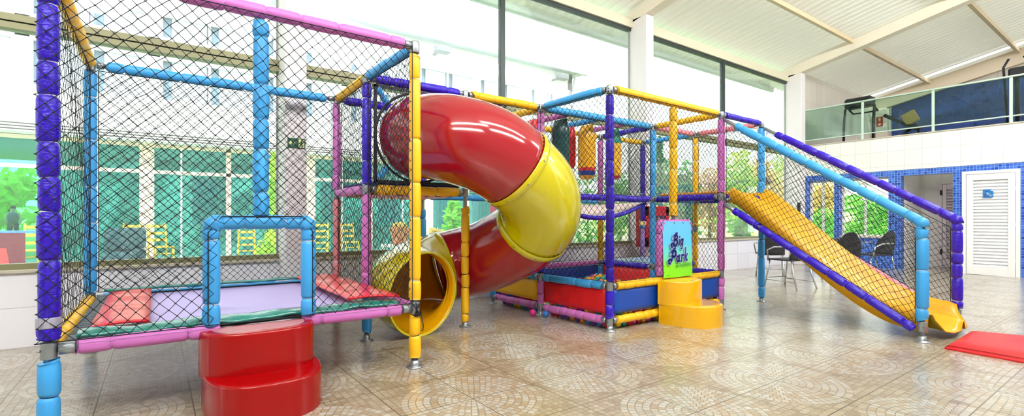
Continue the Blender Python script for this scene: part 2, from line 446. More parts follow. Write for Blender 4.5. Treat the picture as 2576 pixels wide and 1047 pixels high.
# low tiled wall with its granite sill
mb = MB().box((-9, WV, 0), (WU, WV + .16, .64)); struct('wall_back', mb, M_LTILE)
mb = MB().rbox((-9, WV - .03, .64), (WU, WV + .2, .672), .006); struct('trim_1', mb, GRANITE)
# concrete columns
COLS = [(-6.3, -6.1), (-.475, -.262), (5.36, 5.56), (11.2, 11.42)]
M_COLM = mat('painted concrete column', '#efebee', .6, vary=.04)
for i, (a, b) in enumerate(COLS):
    struct('column_%d' % (i + 1), MB().rbox((a, 2.18, 0), (b, WV + .1, 4.70), .008), M_COLM)
struct('wall_front', MB().box((-9.4, -9.6, 0), (WU, -9.4, 7.4)), WHITE)
struct('wall_left', MB().box((-9.6, -9.4, 0), (-9.4, WV, 7.4)), WHITE)
# windows, one per bay
ZTOP, ZTR0, ZTR1 = 4.5, 2.73, 2.855
for i in range(3):
    a, b = COLS[i][1], COLS[i + 1][0]; mid = (a + b) / 2
    fr = MB(); y0, y1 = WV + .02, WV + .10
    for x0, x1, yy in ((a, a + .02, WV + .07), (mid - .035, mid + .035, WV + .10), (b - .02, b, WV + .07)): fr.box((x0, y0 if yy > WV + .08 else WV + .045, .672), (x1, yy, ZTOP), 1 if yy > WV + .08 else 2)
    fr.box((a, y0, ZTOP), (b, y1, ZTOP + .05), 1)
    fr.box((a, y0 - .02, .672), (b, y1, .722), 0)
    w_ = struct('window_%d' % (i + 1), fr, [OLIVE, DARKFR, mat('grey aluminium jamb', '#9aa09c', .4)])
    tr = MB()
    for x0, x1 in ((a, mid - .035), (mid + .035, b)):
        tr.box((x0, y0 - .03, ZTR0), (x1, y1 + .02, ZTR0 + .052), 0).box((x0, y0 - .01, ZTR0 + .052), (x1, y1, ZTR0 + .066), 1).box((x0, y0 - .03, ZTR0 + .066), (x1, y1 + .02, ZTR1), 0)
    tr.build('transom', [OLIVE, DARKFR], w_)
    for x0, x1 in ((a, mid), (mid, b)):
        MB().box((x0, WV + .055, .7), (x1, WV + .061, ZTR0 + .02)).build('glass_pane', GLASS, w_)
        MB().box((x0, WV + .055, ZTR1 - .02), (x1, WV + .061, ZTOP)).build('glass_pane', GLASS, w_)
# eave beam over the windows
M_EAVE = mat('pale green eave beam', '#dcd8bf', .5)
struct('beam_1', MB().box((-9, WV - .02, ZTOP + .05), (11.2, WV + .13, 4.72)), M_EAVE)
# roof: corrugated sheet on purlins and sloping beams
SL = .213
def rz(v, off=0.0): return 4.80 + SL * (WV - v) + off
def corr():
    mb = MB(); vs = []; per = .17; u = -9.5; pts = []
    per = .205
    while u < 16.84:
        pts += [(u, 0), (u + .045, 0), (u + .085, .05), (u + .15, .05), (u + .17, .02)]; u += per
    V0, V1 = 3.35, -9.5
    for x, dz in pts: vs += [(x, V0, rz(V0, dz + .1)), (x, V1, rz(V1, dz + .1))]
    fs = [(2*i, 2*i + 1, 2*i + 3, 2*i + 2) for i in range(len(pts) - 1) if not (15.93 < pts[i][0] < 16.0 or 16.28 < pts[i][0] < 16.5)]
    return mb.add(vs, fs)
def roofmat():
    t = NT('translucent white roof sheet'); t.b.inputs['Base Color'].default_value = lin('#efefe8'); t.b.inputs['Roughness'].default_value = .3
    t.b.inputs['Specular IOR Level'].default_value = .6
    tl = t.new('ShaderNodeBsdfTranslucent'); tl.inputs[0].default_value = lin('#f0f0da')
    mx = t.new('ShaderNodeMixShader'); mx.inputs[0].default_value = .08
    t.l.new(t.b.outputs[0], mx.inputs[1]); t.l.new(tl.outputs[0], mx.inputs[2]); t.l.new(mx.outputs[0], t.out.inputs[0]); return t.m
struct('ceiling', corr(), roofmat())
def slab_along(mb, u0, u1, v0, v1, lo, hi, m=0):
    vs = [(u, v, rz(v, z)) for u in (u0, u1) for v in (v0, v1) for z in (lo, hi)]
    return mb.add(vs, [(0, 1, 3, 2), (4, 6, 7, 5), (0, 4, 5, 1), (2, 3, 7, 6), (0, 2, 6, 4), (1, 5, 7, 3)], m)
M_BEAM = mat('cream painted steel beam', '#f3ead9', .5, vary=.04)
k = 2
for a, b in COLS:
    struct('beam_%d' % k, slab_along(MB(), a, b, WV + .12, -9.5, -.155, .085), M_BEAM); k += 1
struct('beam_%d' % k, slab_along(MB(), 16.85, 17.05, WV + .1, -9.5, -.28, .2), mat('beige gym beam', '#d9c8b0', .6)); k += 1
M_PURL = mat('tan painted purlin', '#d8c6a4', .5)
for v in (1.1, -.75, -2.6, -4.45, -6.3):
    struct('beam_%d' % k, MB().box((-9.5, v - .035, rz(v, .0)), (16.85, v + .035, rz(v, .09))), M_PURL); k += 1
struct('trim_2', MB().box((-9.5, 3.3, rz(3.3, -.03)), (WU + .4, 3.36, rz(3.3, .12))), mat('eave gutter', '#c4d6cf', .5))

# ---- door wall (blue mosaic below, white tile parapet above)
mb = MB(); X0, X1 = WU, WU + .22
def wallbox(v0, v1, z0, z1): mb.box((X0, v0, z0), (X1, v1, z1))
wallbox(2.27, WV, 0, 2.2); wallbox(1.555, 1.675, 0, 2.07); wallbox(.36, .58, 0, 2.07)
wallbox(1.675, 2.27, 0, .40); wallbox(.58, 1.555, 0, .68)
wallbox(-.67, -.52, 0, 2.07); wallbox(-9, -1.505, 0, 2.07)
mb.box((X0, -9, 2.07), (X1, 2.27, 2.2))
struct('wall_right', mb, M_BLUE)
struct('wall_upper', MB().box((X0 - .012, -9, 2.2), (X1, WV, 2.945)), M_WTILE)
struct('trim_3', MB().rbox((X0 - .03, -9, 2.945), (X1 + .02, WV, 2.972), .004), GRANITE)
struct('trim_4', MB().rbox((X0 - .03, .58, .68), (X1, 1.555, .71), .004).rbox((X0 - .03, 1.675, .40), (X1, 2.27, .43), .004), GRANITE)
# windows of the blue wall
for n_, (v0, v1, z0, z1) in ((4, (1.675, 2.27, .43, 2.07)), (5, (.58, 1.555, .71, 2.07))):
    fr = MB(); t_ = .045; x = X0 + .13
    fr.box((x, v0, z0), (x + .05, v0 + t_, z1)).box((x, v1 - t_, z0), (x + .05, v1, z1)).box((x, v0 + t_, z0), (x + .05, v1 - t_, z0 + t_)).box((x, v0 + t_, z1 - t_), (x + .05, v1 - t_, z1))
    m_ = (v0 + v1) / 2
    fr.box((x, m_ - .02, z0 + t_), (x + .05, m_ + .02, z1 - t_))
    w_ = struct('window_%d' % n_, fr, WHITE)
    MB().box((x + .02, v0, z0), (x + .026, v1, z1)).build('glass_pane', GLASS, w_)
# room behind the opening, with its own louvred door
M_CORR = grid_mat('white corridor tile', 0, 2, .2, .62, [(0, '#ece8e6'), (1, '#f2eeec')], '#cfc9c6', .006, .25)
M_CORR2 = grid_mat('white corridor end tile', 1, 2, .312, .62, [(0, '#ece8e6'), (1, '#f2eeec')], '#cfc9c6', .006, .25)
struct('wall_corridor', MB().box((X1, .36, 0), (13.3, .46, 2.2)), M_CORR)
struct('wall_corridor_end', MB().box((13.2, -.9, 0), (13.3, .36, 2.2)), M_CORR2)
struct('wall_corridor_side', MB().box((X1, -.9, 0), (13.3, -.8, 2.2)), M_CORR)
def louvre_door(name, x, v0, v1, z1, col, n, handle=True, fw_=.1):
    """white louvred door in a frame, in the plane u = x, facing the room"""
    M_ = mat('door paint ' + col, col, .4)
    fr = MB(); jb = .06
    fr.rbox((x - .05, v1 - jb, 0), (x + .06, v1, z1), .002).rbox((x - .05, v0, 0), (x + .06, v0 + jb, z1), .002).rbox((x - .049, v0 + jb - .003, z1 - jb), (x + .06, v1 - jb + .003, z1), .002)
    d = struct(name, fr, M_)
    a, b, t = v0 + jb + .006, v1 - jb - .006, z1 - jb - .006
    lf = MB(); s = fw_
    lf.rbox((x - .04, a, .006), (x + .03, a + s, t), .004).rbox((x - .04, b - s, .006), (x + .03, b, t), .004)
    lf.rbox((x - .04, a + s, .006), (x + .03, b - s, .16), .004).rbox((x - .04, a + s, t - .12), (x + .03, b - s, t), .004)
    leaf = lf.build('door_leaf', M_, d)
    z0_, zz = .16, t - .12; lv = MB(); st = (zz - z0_) / n
    for i in range(n):
        z = z0_ + st * i
        lv.add([(x - .022, a + s, z), (x - .022, b - s, z), (x + .030, b - s, z + st * .98), (x + .030, a + s, z + st * .98),
                (x - .030, a + s, z + .006), (x - .030, b - s, z + .006), (x + .022, b - s, z + st * 1.04), (x + .022, a + s, z + st * 1.04)],
               [(0, 3, 2, 1), (4, 5, 6, 7), (0, 1, 5, 4), (3, 7, 6, 2)])
    lv.build('louvre_slats', M_, leaf)
    hg = MB()
    for z in (.3, 1.0, 1.7): hg.sweep([(x - .036, a - .003, z - .04), (x - .036, a - .003, z + .04)], .009, 8)
    hg.build('hinge', WHITE, d)
    return d
louvre_door('door_1', X0 - .01, -1.503, -.672, 2.073, '#f7f7f8', 27)
d2 = louvre_door('door_2', 13.15, -.78, .02, 1.98, '#eddfe6', 24, fw_=.07)
hb = MB().box((13.085, -.045, 1.66), (13.115, -.005, 1.78)).box((13.085, -.045, .30), (13.115, -.005, .42)); hb.build('hinge', BLACKM, d2)

# ---- gym on the mezzanine
struct('floor_mezzanine', MB().box((X1 + .02, -9, 2.80), (17.0, WV + .2, 2.90)), mat('mezzanine slab', '#cfc8bd', .6))
struct('wall_gym_side', MB().box((WU + .05, WV, 2.2), (17.3, WV + .15, 4.9)), M_GTILE)
mb = MB(); V0, V1 = WV, -9
vs = [(17.0, V0, 2.9), (17.0, V1, 2.9), (17.0, V1, rz(V1, .1)), (17.0, V0, rz(V0, .1)), (17.2, V0, 2.9), (17.2, V1, 2.9), (17.2, V1, rz(V1, .1)), (17.2, V0, rz(V0, .1))]
mb.add(vs, [(0, 3, 2, 1), (4, 5, 6, 7), (0, 1, 5, 4), (2, 3, 7, 6), (0, 4, 7, 3), (1, 2, 6, 5)])
struct('wall_gym_back', mb, M_GTILE2)
mb = MB(); a, b = 2.05, -9
lo = 3.45
pts = [(a, lo), (b, lo), (b, 4.73 + .165*(2.2 - b)), (a, 4.73 + .165*(2.2 - a))]
top = [(a, lo), (-6, lo), (-6, 4.99), (1.1, 4.94), (a, 4.78)]
mb.add([(16.97, v, z) for v, z in top] + [(16.99, v, z) for v, z in top], [(0, 4, 3, 2, 1), (5, 6, 7, 8, 9), (0, 1, 6, 5), (1, 2, 7, 6), (2, 3, 8, 7), (3, 4, 9, 8), (4, 0, 5, 9)])
struct('wall_gym_mosaic', mb, M_GYMBLUE)
struct('column_5', MB().rbox((16.6, 2.08, 2.9), (16.85, 2.36, 4.55), .01), mat('gym column', '#ded3c4', .6))

# balustrade: a thing, aluminium rails with green glass
t = thing('balustrade', (WU + .1, 0, 2.972), 'white aluminium balustrade with green tinted glass along the mezzanine edge', 'railing')
M_RAIL = mat('pale green aluminium', '#cfe6da', .35, .3)
x = WU + .1
MB().rbox((x - .035, -6, 3.862), (x + .035, 2.46, 3.895), .006).build('top_rail', M_RAIL, t)
MB().rbox((x - .02, -6, 3.10), (x + .02, 2.46, 3.125), .004).build('bottom_rail', M_RAIL, t)
pv = [2.44, 1.111, -.181, -1.36, -2.6, -3.8]
for v in pv: MB().rbox((x - .022, v - .024, 2.972), (x + .022, v + .024, 3.862), .004).build('post', M_RAIL, t)
for v0, v1 in zip(pv[1:], pv[:-1]): MB().box((x - .004, v0 + .024, 3.125), (x + .004, v1 - .024, 3.862)).build('glass_pane', GREENGLASS, t)
# ================================================================== PLAY EQUIPMENT
A1, A2, A3, A4 = node(-2, 0), node(0, 0), node(0, 2), node(-2, 2)
Mn, Nn, B2, D2 = node(0, 1), node(1, 1), node(1, 2), node(2, 2)
Pn, F1, G, Q, S, T, R, Hn = node(2, 1), node(2, 0), node(4, 0), node(4, 1), node(4, 2), node(5, 2), node(5, 1), node(5, 0)
E1, E2 = node(4, -2), node(5, -2)
# ---------------- trampoline cage
tc = thing('trampoline_cage', (A1.x + 1, 1, 0), 'netted trampoline cage with padded purple, blue and yellow posts nearest the red step', 'trampoline')
post(tc, A1, [(.055, .385, 'blue', .15, TIEB), (.50, ZT - .06, 'purple', .21)], [ZL, ZT], r=.046)
post(tc, A2, [(.075, .385, 'yellow', .15, TIEB), (.50, ZT - .075, 'yellow', .28)], [ZL, ZT])
post(tc, A3, [(.06, .38, 'coral', .2), (.50, 1.33, 'coral', .25), (1.43, ZT - .06, 'pink', .3)], [ZL, ZM, ZT], r=.040)
post(tc, A4, [(.06, .38, 'blue', .2), (.50, ZT - .06, 'blue', .3)], [ZL, ZT], r=.044)
rail(tc, A1, A2, ZT, ZT, 'pink', .042, .22)
rail(tc, A1, A4, ZT, ZT, 'yellow', .042, .16)
rail(tc, A4, A3, ZT, ZT, 'blue', .042, .25, (.12, .12))
rail(tc, A2, Mn, ZT, ZT, 'blue', .042, .2); rail(tc, Mn, A3, ZT, ZT, 'yellow', .042, .2)
AL, AR = -1.31, -.765     # doorway legs
lf, rt = Vector((AL, A2.y, 0)), Vector((AR, A2.y, 0))
def low_rail(par, a, b, z, col, ends=(True, True), r=.040, seg=.22):
    mb = MB(); p0, p1 = Vector((a.x, a.y, z)), Vector((b.x, b.y, z)); d = (p1 - p0).normalized()
    s0 = p0 + d * (.038 if ends[0] else 0); s1 = p1 - d * (.038 if ends[1] else 0)
    mb.sweep([s0, s1], .0205, 10, 2)
    if ends[0]: mb.sweep([s0, p0 + d*.10, p0 + d*.102], [.031, .031, .0255], 12, 2)
    if ends[1]: mb.sweep([p1 - d*.10, p1 - d*.098, s1], [.0255, .031, .031], 12, 2)
    foam(mb, p0 + d * (.105 if ends[0] else 0), p1 - d * (.105 if ends[1] else 0), r, seg)
    return mb.build('rail', [foamcol(col), mat('pink tie', '#c07ab8', .5), STEEL], par)
low_rail(tc, A1, lf + Vector((.03, 0, 0)), ZL, 'pink', (True, False)); low_rail(tc, rt - Vector((.03, 0, 0)), A2, ZL, 'pink', (False, True))
rail(tc, A1, A4, ZL, ZL, 'yellow', .042, .16); rail(tc, A4, A3, ZL, ZL, 'blue', .040, .25)
rail(tc, A2, Mn, ZL, ZL, 'pink', .036, .2); rail(tc, Mn, A3, ZL, ZL, 'yellow', .036, .2)
# doorway arch
mb = MB(); za = 1.075
foam(mb, (AL, lf.y, .48), (AL, lf.y, za - .02), .046, .17); foam(mb, (AR, lf.y, .48), (AR, lf.y, za - .02), .046, .17)
mb.sweep([(AL, lf.y, za - .04), (AL + .004, lf.y, za - .005), (AL + .02, lf.y, za + .006), (AL + .06, lf.y, za + .01)], [.046, .05, .05, .044], 12)
mb.sweep([(AR, lf.y, za - .04), (AR - .004, lf.y, za - .005), (AR - .02, lf.y, za + .006), (AR - .06, lf.y, za + .01)], [.046, .05, .05, .044], 12)
foam(mb, (AL + .05, lf.y, za + .008), (AR - .05, lf.y, za + .008), .044, .15)
mb.build('doorway_arch', [foamcol('blue'), TIEW], tc)
cx = -1.045
p_ = MB().sweep([(cx, lf.y, za + .054), (cx, lf.y, ZT - .046)], .021, 10).build('post', STEEL, tc)
mb = MB(); foam(mb, (cx, lf.y, za + .06), (cx, lf.y, ZT - .075), .046, .21); mb.build('foam_sleeve', [foamcol('blue'), TIEW], p_)
# nets
q, W, H = quad(A1, A2, ZL + .045, ZT - .03, .045, .054, -.04)
net(tc, q, W, H, holes=[(AL - A1.x + .04, -1, AR - A1.x + .04, za - ZL - .05)], seed=3, r=.0022, edges=((0, 1), (1, 2), (2, 3)))
rp = MB().sweep([(AL - .02, lf.y - .045, .50), (AL - .02, lf.y - .046, za - .05), (AL + .05, lf.y - .04, za + .045), (AR - .05, lf.y - .04, za + .045), (AR + .015, lf.y - .046, za - .05), (AR + .015, lf.y - .045, .50)], .003, 6, cap=False)
rp.build('net_cord', NETM, tc)
q, W, H = quad(A1, A4, ZL + .05, ZT - .045); net(tc, q, W, H, seed=4, cell=.095, r=.0013)
q, W, H = quad(A4, A3, ZL + .05, ZT - .045); net(tc, q, W, H, seed=5, cell=.062)
q, W, H = quad(A2, Mn, ZL + .05, ZT - .045); net(tc, q, W, H, seed=6)
q, W, H = quad(Mn, A3, ZL + .05, ZT - .045); net(tc, q, W, H, seed=8, cell=.062)
kn = MB()
for k in range(5): kn.sweep([(A2.x - .05 + .02*k, A2.y - .040, ZL + .05 - .015*(k % 2)), (A2.x + .03 - .015*k, A2.y - .047, ZL - .05), (A2.x + .045, A2.y - .01, ZL - .02*k)], .0035, 5)
kn.sweep([(A2.x + .03, A2.y - .047, ZL - .05), (A2.x + .045, A2.y - .05, ZL - .13), (A2.x + .04, A2.y - .05, ZL - .17), (A2.x + .03, A2.y - .05, ZL - .165)], .004, 5)
kn.build('cord_knot', NETM, tc)
# jumping bed, pads and springs frame
M_PADG = mat('green vinyl pad', '#0c7d72', .16, bump=(7, .06, (1, 3, 1)), coat=1.0)
M_PADR = mat('red vinyl pad', '#ee1c30', .3, bump=(9, .05, (.6, 4, 1)), coat=.3)
M_BED = mat('lavender jumping mat', '#c2b4ee', .55, bump=(160, .12))
bz = ZL + .045
def padfn(u0, u1, v0, v1, z0, z1, rip, ax, ph):
    """sagging padded strip; ax = 0: ripples run along u, 1: along v"""
    def f(a, b):
        u, v = u0 + (u1 - u0)*a, v0 + (v1 - v0)*b; l = (u, v)[ax]
        c = (b, a)[ax]
        z = z0 + (z1 - z0) * c + rip * (math.sin(l*13 + ph) * .6 + math.sin(l*29 + c*4 + ph*2) * .4) * (1 - .5*c) + .012 * math.sin(PI*c)
        return (u, v, z)
    return f
def pad(name, args, m, nu, nv):
    mb = MB().surf(padfn(*args), nu, nv); o = mb.build(name, m, tc)
    s = o.modifiers.new('thick', 'SOLIDIFY'); s.thickness = .016; s.offset = -1; return o
MB().surf(lambda a, b: (A1.x + .34 + 1.32*a, .17 + 1.62*b, bz - .012 - .02*math.sin(PI*a)*math.sin(PI*b)), 12, 12).build('jumping_bed', M_BED, tc)
for y0_ in (.13, 1.785): MB().box((A1.x + .30, y0_, bz - .03), (A2.x - .30, y0_ + .045, bz - .005)).build('bed_hem', mat('black hem webbing', '#1b1d2c', .7), tc)
pad('side_pad', (A1.x + .10, A2.x - .10, .05, .175, bz - .004, bz + .018, .010, 0, .4), M_PADG, 60, 6)
pad('side_pad', (A1.x + .10, A2.x - .10, 1.92, 1.76, bz + .008, bz + .03, .008, 0, 2.2), M_PADG, 60, 6)
pad('end_pad', (A1.x + .14, A1.x + .41, .16, 1.80, bz + .022, bz + .034, .006, 1, 1.1), M_PADR, 6, 50)
pad('end_pad', (A2.x - .06, A2.x - .44, .16, 1.80, bz + .026, bz + .034, .006, 1, 3.0), M_PADR, 6, 50)
mb = MB()
for k in range(26):
    v = .2 + 1.6*k/25; mb.sweep([(A1.x + .06, v, bz - .01), (A1.x + .16, v, bz - .01)], .006, 6)
mb.box((A1.x + .06, .06, bz - .02), (A1.x + .15, 1.94, bz - .014)); mb.build('spring_strip', mat('grey spring mesh', '#6e7780', .6), tc)
for y0_ in (.09, 1.9): MB().sweep([(A1.x + .08, y0_, bz - .05), (A2.x - .08, y0_, bz - .05)], .02, 8).build('bed_frame_bar', STEEL, tc)
# grey tape wrap on the corner post
MB().lathe([(.050, 0), (.051, .004), (.051, .05), (.050, .054)], (A1.x, A1.y, .555), 18).build('tape_wrap', mat('grey duct tape', '#a3a2b4', .3), tc)

# ---------------- raised tower where the tube slide starts
tw = thing('climbing_tower', (Nn.x - .5, 1.5, 0), 'raised tower of padded posts and deck behind the start of the tube slide', 'climbing frame')
post(tw, Mn, [(.075, .385, 'blue', .15, TIEB), (.50, ZM - .06, 'pink', .3), (ZM + .05, ZT - .06, 'purple', .3)], [ZL, ZM, ZT])
post(tw, Nn, [(.055, ZM - .15, 'yellow', .17, TIEB)], [ZM, ZT], r=.041)
post(tw, B2, [(.06, ZM - .16, 'blue', .25, TIEB), (ZM + .06, ZT - .06, 'purple', .3)], [ZM, ZT], r=.040)
rail(tw, Mn, Nn, ZT, ZT, 'purple', .042, .22); rail(tw, Mn, Nn, ZM, ZM, 'yellow', .045, .3)
rail(tw, Mn, A3, ZM, ZM, 'pink', .042, .3); rail(tw, A3, B2, ZM, ZM, 'yellow', .040, .3); rail(tw, A3, B2, ZT, ZT, 'purple', .042, .25)
rail(tw, Nn, B2, ZM, ZM, 'blue', .040, .3); rail(tw, Nn, Pn, ZT, ZT, 'yellow', .043, .13); rail(tw, B2, D2, ZM, ZM, 'blue', .04, .3)
rail(tw, B2, D2, ZT, ZT, 'yellow', .04, .2)
m15, m15b = Vector((1.51, 1.0, 0)), Vector((1.51, 2.0, 0)); rail(tw, m15, m15b, ZT, ZT, 'pink', .036, .2)
mb = MB().rbox((.06, 1.05, ZM + .05), (.98, 1.95, ZM + .085), .012); mb.build('deck', mat('navy deck pad', '#1d3a94', .5), tw)
mb = MB().surf(lambda a, b: (.10 + .84*a, 1.06 + .88*b, ZM - .045 + .008*math.sin(a*40)), 40, 6); mb.build('deck_underside', mat('pink deck cloth', '#e07f92', .5), tw)
# square steel frame with the hoop that carries the tube mouth
hc = Vector((.475, 1.0, 1.885)); hr = .425
mb = MB(); z0, z1 = ZM + .075, ZT - .065; x0, x1 = .05, .955
for a, b in (((x0, z0), (x0, z1)), ((x0, z0), (x1, z0)), ((x1, z0), (x1, z1)), ((x0, z1), (x1, z1))):
    mb.box((a[0] - .012, .975, a[1] - .012), (b[0] + .012, 1.0, b[1] + .012))
n = 40; mb.sweep([(hc.x + hr*math.cos(2*PI*k/n), .985, hc.z + hr*math.sin(2*PI*k/n)) for k in range(n + 1)], .013, 8, cap=False)
mb.box((x0, .98, hc.z - .01), (hc.x - hr, .995, hc.z + .01))
mb.build('slide_entry_frame', mat('dark steel frame', '#2b2a30', .5, .4), tw)
for sx, sz, ex, ez in ((.07, z1 - .03, .15, z1 - .145), (.07, z0 + .03, .16, z0 + .12)):
    b_ = MB(); foam(b_, (sx, .972, sz), (ex, .972, ez), .030, .07); b_.build('corner_brace', [foamcol('blue'), TIEW], tw)
q, W, H = quad(A3, B2, ZM + .05, ZT - .045); net(tw, q, W, H, seed=9)
q, W, H = quad(Nn, Pn, ZM + .5, ZT - .045); net(tw, q, W, H, seed=10)
q, W, H = quad(B2, D2, ZM + .05, ZT - .045); net(tw, q, W, H, seed=23)

# ---------------- tube slide
TS = thing('tube_slide', (1.1, .9, 0), 'red and yellow spiral tube slide winding down to the floor', 'tube slide')
def gloss(name, col):
    return mat(name, col, .13, coat=.7, bump=(5, .03), spec=.6)
M_TR, M_TY, M_TO = gloss('glossy red slide plastic', '#a50c20'), gloss('glossy yellow slide plastic', '#d0c502'), gloss('painted orange glow inside slide', '#f3b40a')  # orange inner face imitates light glowing through the yellow plastic
RT = .395
CTRL = [(.475, 1.0, 1.885), (.495, .80, 1.878), (.60, .50, 1.82), (.84, .29, 1.715), (1.12, .24, 1.55), (1.38, .28, 1.36), (1.53, .42, 1.14), (1.54, .68, .945),
        (1.475, .96, .80), (1.385, 1.22, .69), (1.22, 1.44, .615), (1.00, 1.535, .56), (.78, 1.49, .515), (.585, 1.36, .475), (.458, 1.18, .44), (.425, 1.0, .415), (.46, .83, .40)]
def catmull(P, n):
    P = [Vector(p) for p in P]; out = []
    for i in range(len(P) - 1):
        a = P[i - 1] if i else P[0]*2 - P[1]; b, c = P[i], P[i + 1]; d = P[i + 2] if i + 2 < len(P) else P[-1]*2 - P[-2]
        for k in range(n):
            t_ = k / n; out.append(.5*((2*b) + (c - a)*t_ + (2*a - 5*b + 4*c - d)*t_**2 + (3*b - a - 3*c + d)*t_**3))
    out.append(P[-1]); return out
path = catmull(CTRL, 6); marks = [3*6 + 5, 7*6 - 3, 11*6 - 1]
def spline(keys, x):
    for i in range(len(keys) - 1):
        (x0, y0), (x1, y1) = keys[i], keys[i + 1]
        if x <= x1:
            m = lambda k: ((keys[min(k+1, len(keys)-1)][1] - keys[max(k-1, 0)][1]) / (keys[min(k+1, len(keys)-1)][0] - keys[max(k-1, 0)][0]))
            h = x1 - x0; t_ = (x - x0) / h; m0, m1 = m(i)*h, m(i+1)*h
            return (2*t_**3-3*t_**2+1)*y0 + (t_**3-2*t_**2+t_)*m0 + (-2*t_**3+3*t_**2)*y1 + (t_**3-t_**2)*m1
    return keys[-1][1]
def tube_shell(name, pts, m, inner, flare=None):
    n_ = len(pts); rad = [RT] * n_
    mb = MB().sweep(pts, rad, 40, 0, cap=False)
    o = mb.build(name, [m, inner], TS)
    s = o.modifiers.new('wall', 'SOLIDIFY'); s.thickness = .012; s.offset = -1; s.material_offset = 1
    s.use_rim = True; return o
segs = [(0, marks[0], M_TR), (marks[0], marks[1], M_TY), (marks[1], marks[2], M_TR), (marks[2], len(path) - 1, M_TY)]
for i, (a, b, m_) in enumerate(segs):
    o = tube_shell('tube_section', path[a:b+1], m_, M_TO if i == 3 else m_)
    if i == 3: o['label'] = 'yellow curved exit section with open mouth'
    # bolted collar at the joint
    if i < 3:
        c0 = Vector(path[b]); d = (Vector(path[b+1]) - Vector(path[b-1])).normalized()
        kb = MB(); mm = segs[i + 1][2] if i != 1 else m_
        kb.sweep([c0 - d*.012, c0 - d*.009, c0 + d*.055, c0 + d*.06], [RT + .002, RT + .009, RT + .009, RT + .002], 40, 0, cap=False)
        u_ = d.orthogonal().normalized(); w_ = d.cross(u_)
        for j in range(10):
            an = 2*PI*j/10 + .3; p = c0 + d*.026 + (u_*math.cos(an) + w_*math.sin(an)) * (RT + .006)
            kb.sphere(p, .009, 1, 8, 5)
        kb.build('joint_collar', [M_TY, mat('dull bolt', '#8b8a52', .4, .6)], o)
c0 = Vector(path[-1]); d = (c0 - Vector(path[-2])).normalized()
mb = MB(); up_ = Vector((0, 0, 1)); sd = d.cross(up_).normalized(); up2 = sd.cross(d)
mb.sweep([c0 + (sd*math.cos(2*PI*k/48) + up2*math.sin(2*PI*k/48)) * (RT + .001) for k in range(49)], .009, 8, cap=False)
mb.build('mouth_rim', M_TY, TS)

# ---------------- ball pit frame
bp = thing('ball_pit', (3, 1, 0), 'netted ball pit enclosure with red, blue and yellow panels and padded posts', 'ball pit')
post(bp, F1, [(.13, .395, 'purple', .12), (.49, ZT - .06, 'purple', .22)], [.10, ZL, ZT], r=.041)
post(bp, Pn, [(.13, .395, 'pink', .11, TIEB), (.49, ZM - .06, 'purple', .22), (ZM + .05, ZT - .06, 'pink', .3)], [.10, ZL, ZT], r=.041)
post(bp, G, [(.13, .395, 'pink', .11), (.49, ZM - .055, 'pink', .3), (ZM + .05, ZT - .06, 'pink', .3)], [.10, ZL, ZM, ZT], r=.041)
post(bp, Q, [(.06, .395, 'blue', .2), (.49, ZM - .05, 'blue', .25), (ZM + .05, ZT - .05, 'blue', .25)], [ZL, .95, ZM, ZT], r=.042)
post(bp, S, [(.06, .39, 'blue', .2), (.48, ZM - .05, 'yellow', .25), (ZM + .05, ZT - .06, 'pink', .4)], [ZL, ZM, ZT], r=.040)
post(bp, D2, [(.10, .39, 'blue', .2), (.49, ZM - .06, 'coral', .25), (ZM + .05, ZT - .06, 'coral', .4)], [.08, ZL, ZM, ZT], r=.038)
for a, b, z, c, r_, sg in ((Pn, F1, ZT, 'blue', .042, .2), (F1, G, ZT, 'yellow', .042, .2), (Pn, Q, ZT, 'blue', .042, .2), (Q, G, ZT, 'yellow', .040, .13), (S, Q, ZT, 'purple', .038, .2),
                     (Pn, D2, ZT, 'yellow', .042, .13), (D2, S, ZT, 'yellow', .038, .2), (Pn, Q, ZM, 'purple', .043, .22), (Q, G, ZM, 'purple', .043, .16), (D2, S, ZM, 'blue', .038, .22),
                     (Pn, F1, ZL, 'blue', .044, .17), (F1, G, ZL, 'yellow', .043, .14), (Pn, D2, ZL, 'blue', .040, .17), (D2, S, ZL, 'pink', .036, .3), (S, Q, ZL, 'purple', .040, .2), (Q, G, ZL, 'purple', .040, .2),
                     (Pn, F1, .10, 'pink', .042, .12), (F1, G, .10, 'yellow', .042, .14), (Pn, D2, .10, 'pink', .040, .14)):
    rail(bp, a, b, z, z, c, r_, sg)
def panel(a, b, z0, z1, mf, mbk, off, ins=.055):
    d = (b - a).normalized(); n_ = Vector((-d.y, d.x, 0))
    def f(s, t_):
        p = a.lerp(b, 0) + d * (ins + ((b - a).length - 2*ins) * s); w_ = .004*math.sin(s*26) * math.sin(PI*t_)
        return (p.x + n_.x*(off + w_), p.y + n_.y*(off + w_), z0 + (z1 - z0)*t_ - .006*math.sin(PI*s)*(1 if t_ > .5 else 0))
    o = MB().surf(f, 24, 5).build('side_panel', [mf, mbk], bp)
    s_ = o.modifiers.new('thick', 'SOLIDIFY'); s_.thickness = .014; s_.offset = 0; s_.material_offset = 1
    return o
VR, VB, VY = mat('red vinyl panel', '#d4121c', .45, bump=(140, .06)), mat('blue vinyl panel', '#0d49ae', .45, bump=(140, .06)), mat('yellow vinyl panel', '#ffc81e', .45, bump=(140, .06))
VR2 = mat('lit red vinyl panel', '#ff3a3c', .45)  # lightened copy of the panel red, coloured as if lit
VN = mat('navy vinyl panel', '#123a8c', .45, bump=(140, .06))
p_ = panel(Pn, F1, .165, .405, VR, VR, .0); p_['label'] = 'red vinyl panel'
p_ = panel(F1, G, .165, .405, VB, VB, .0); p_['label'] = 'blue vinyl panel'
p_ = panel(Pn, D2, .165, .405, VN, VY, .0); p_['label'] = 'vinyl panel, yellow outside and navy inside'
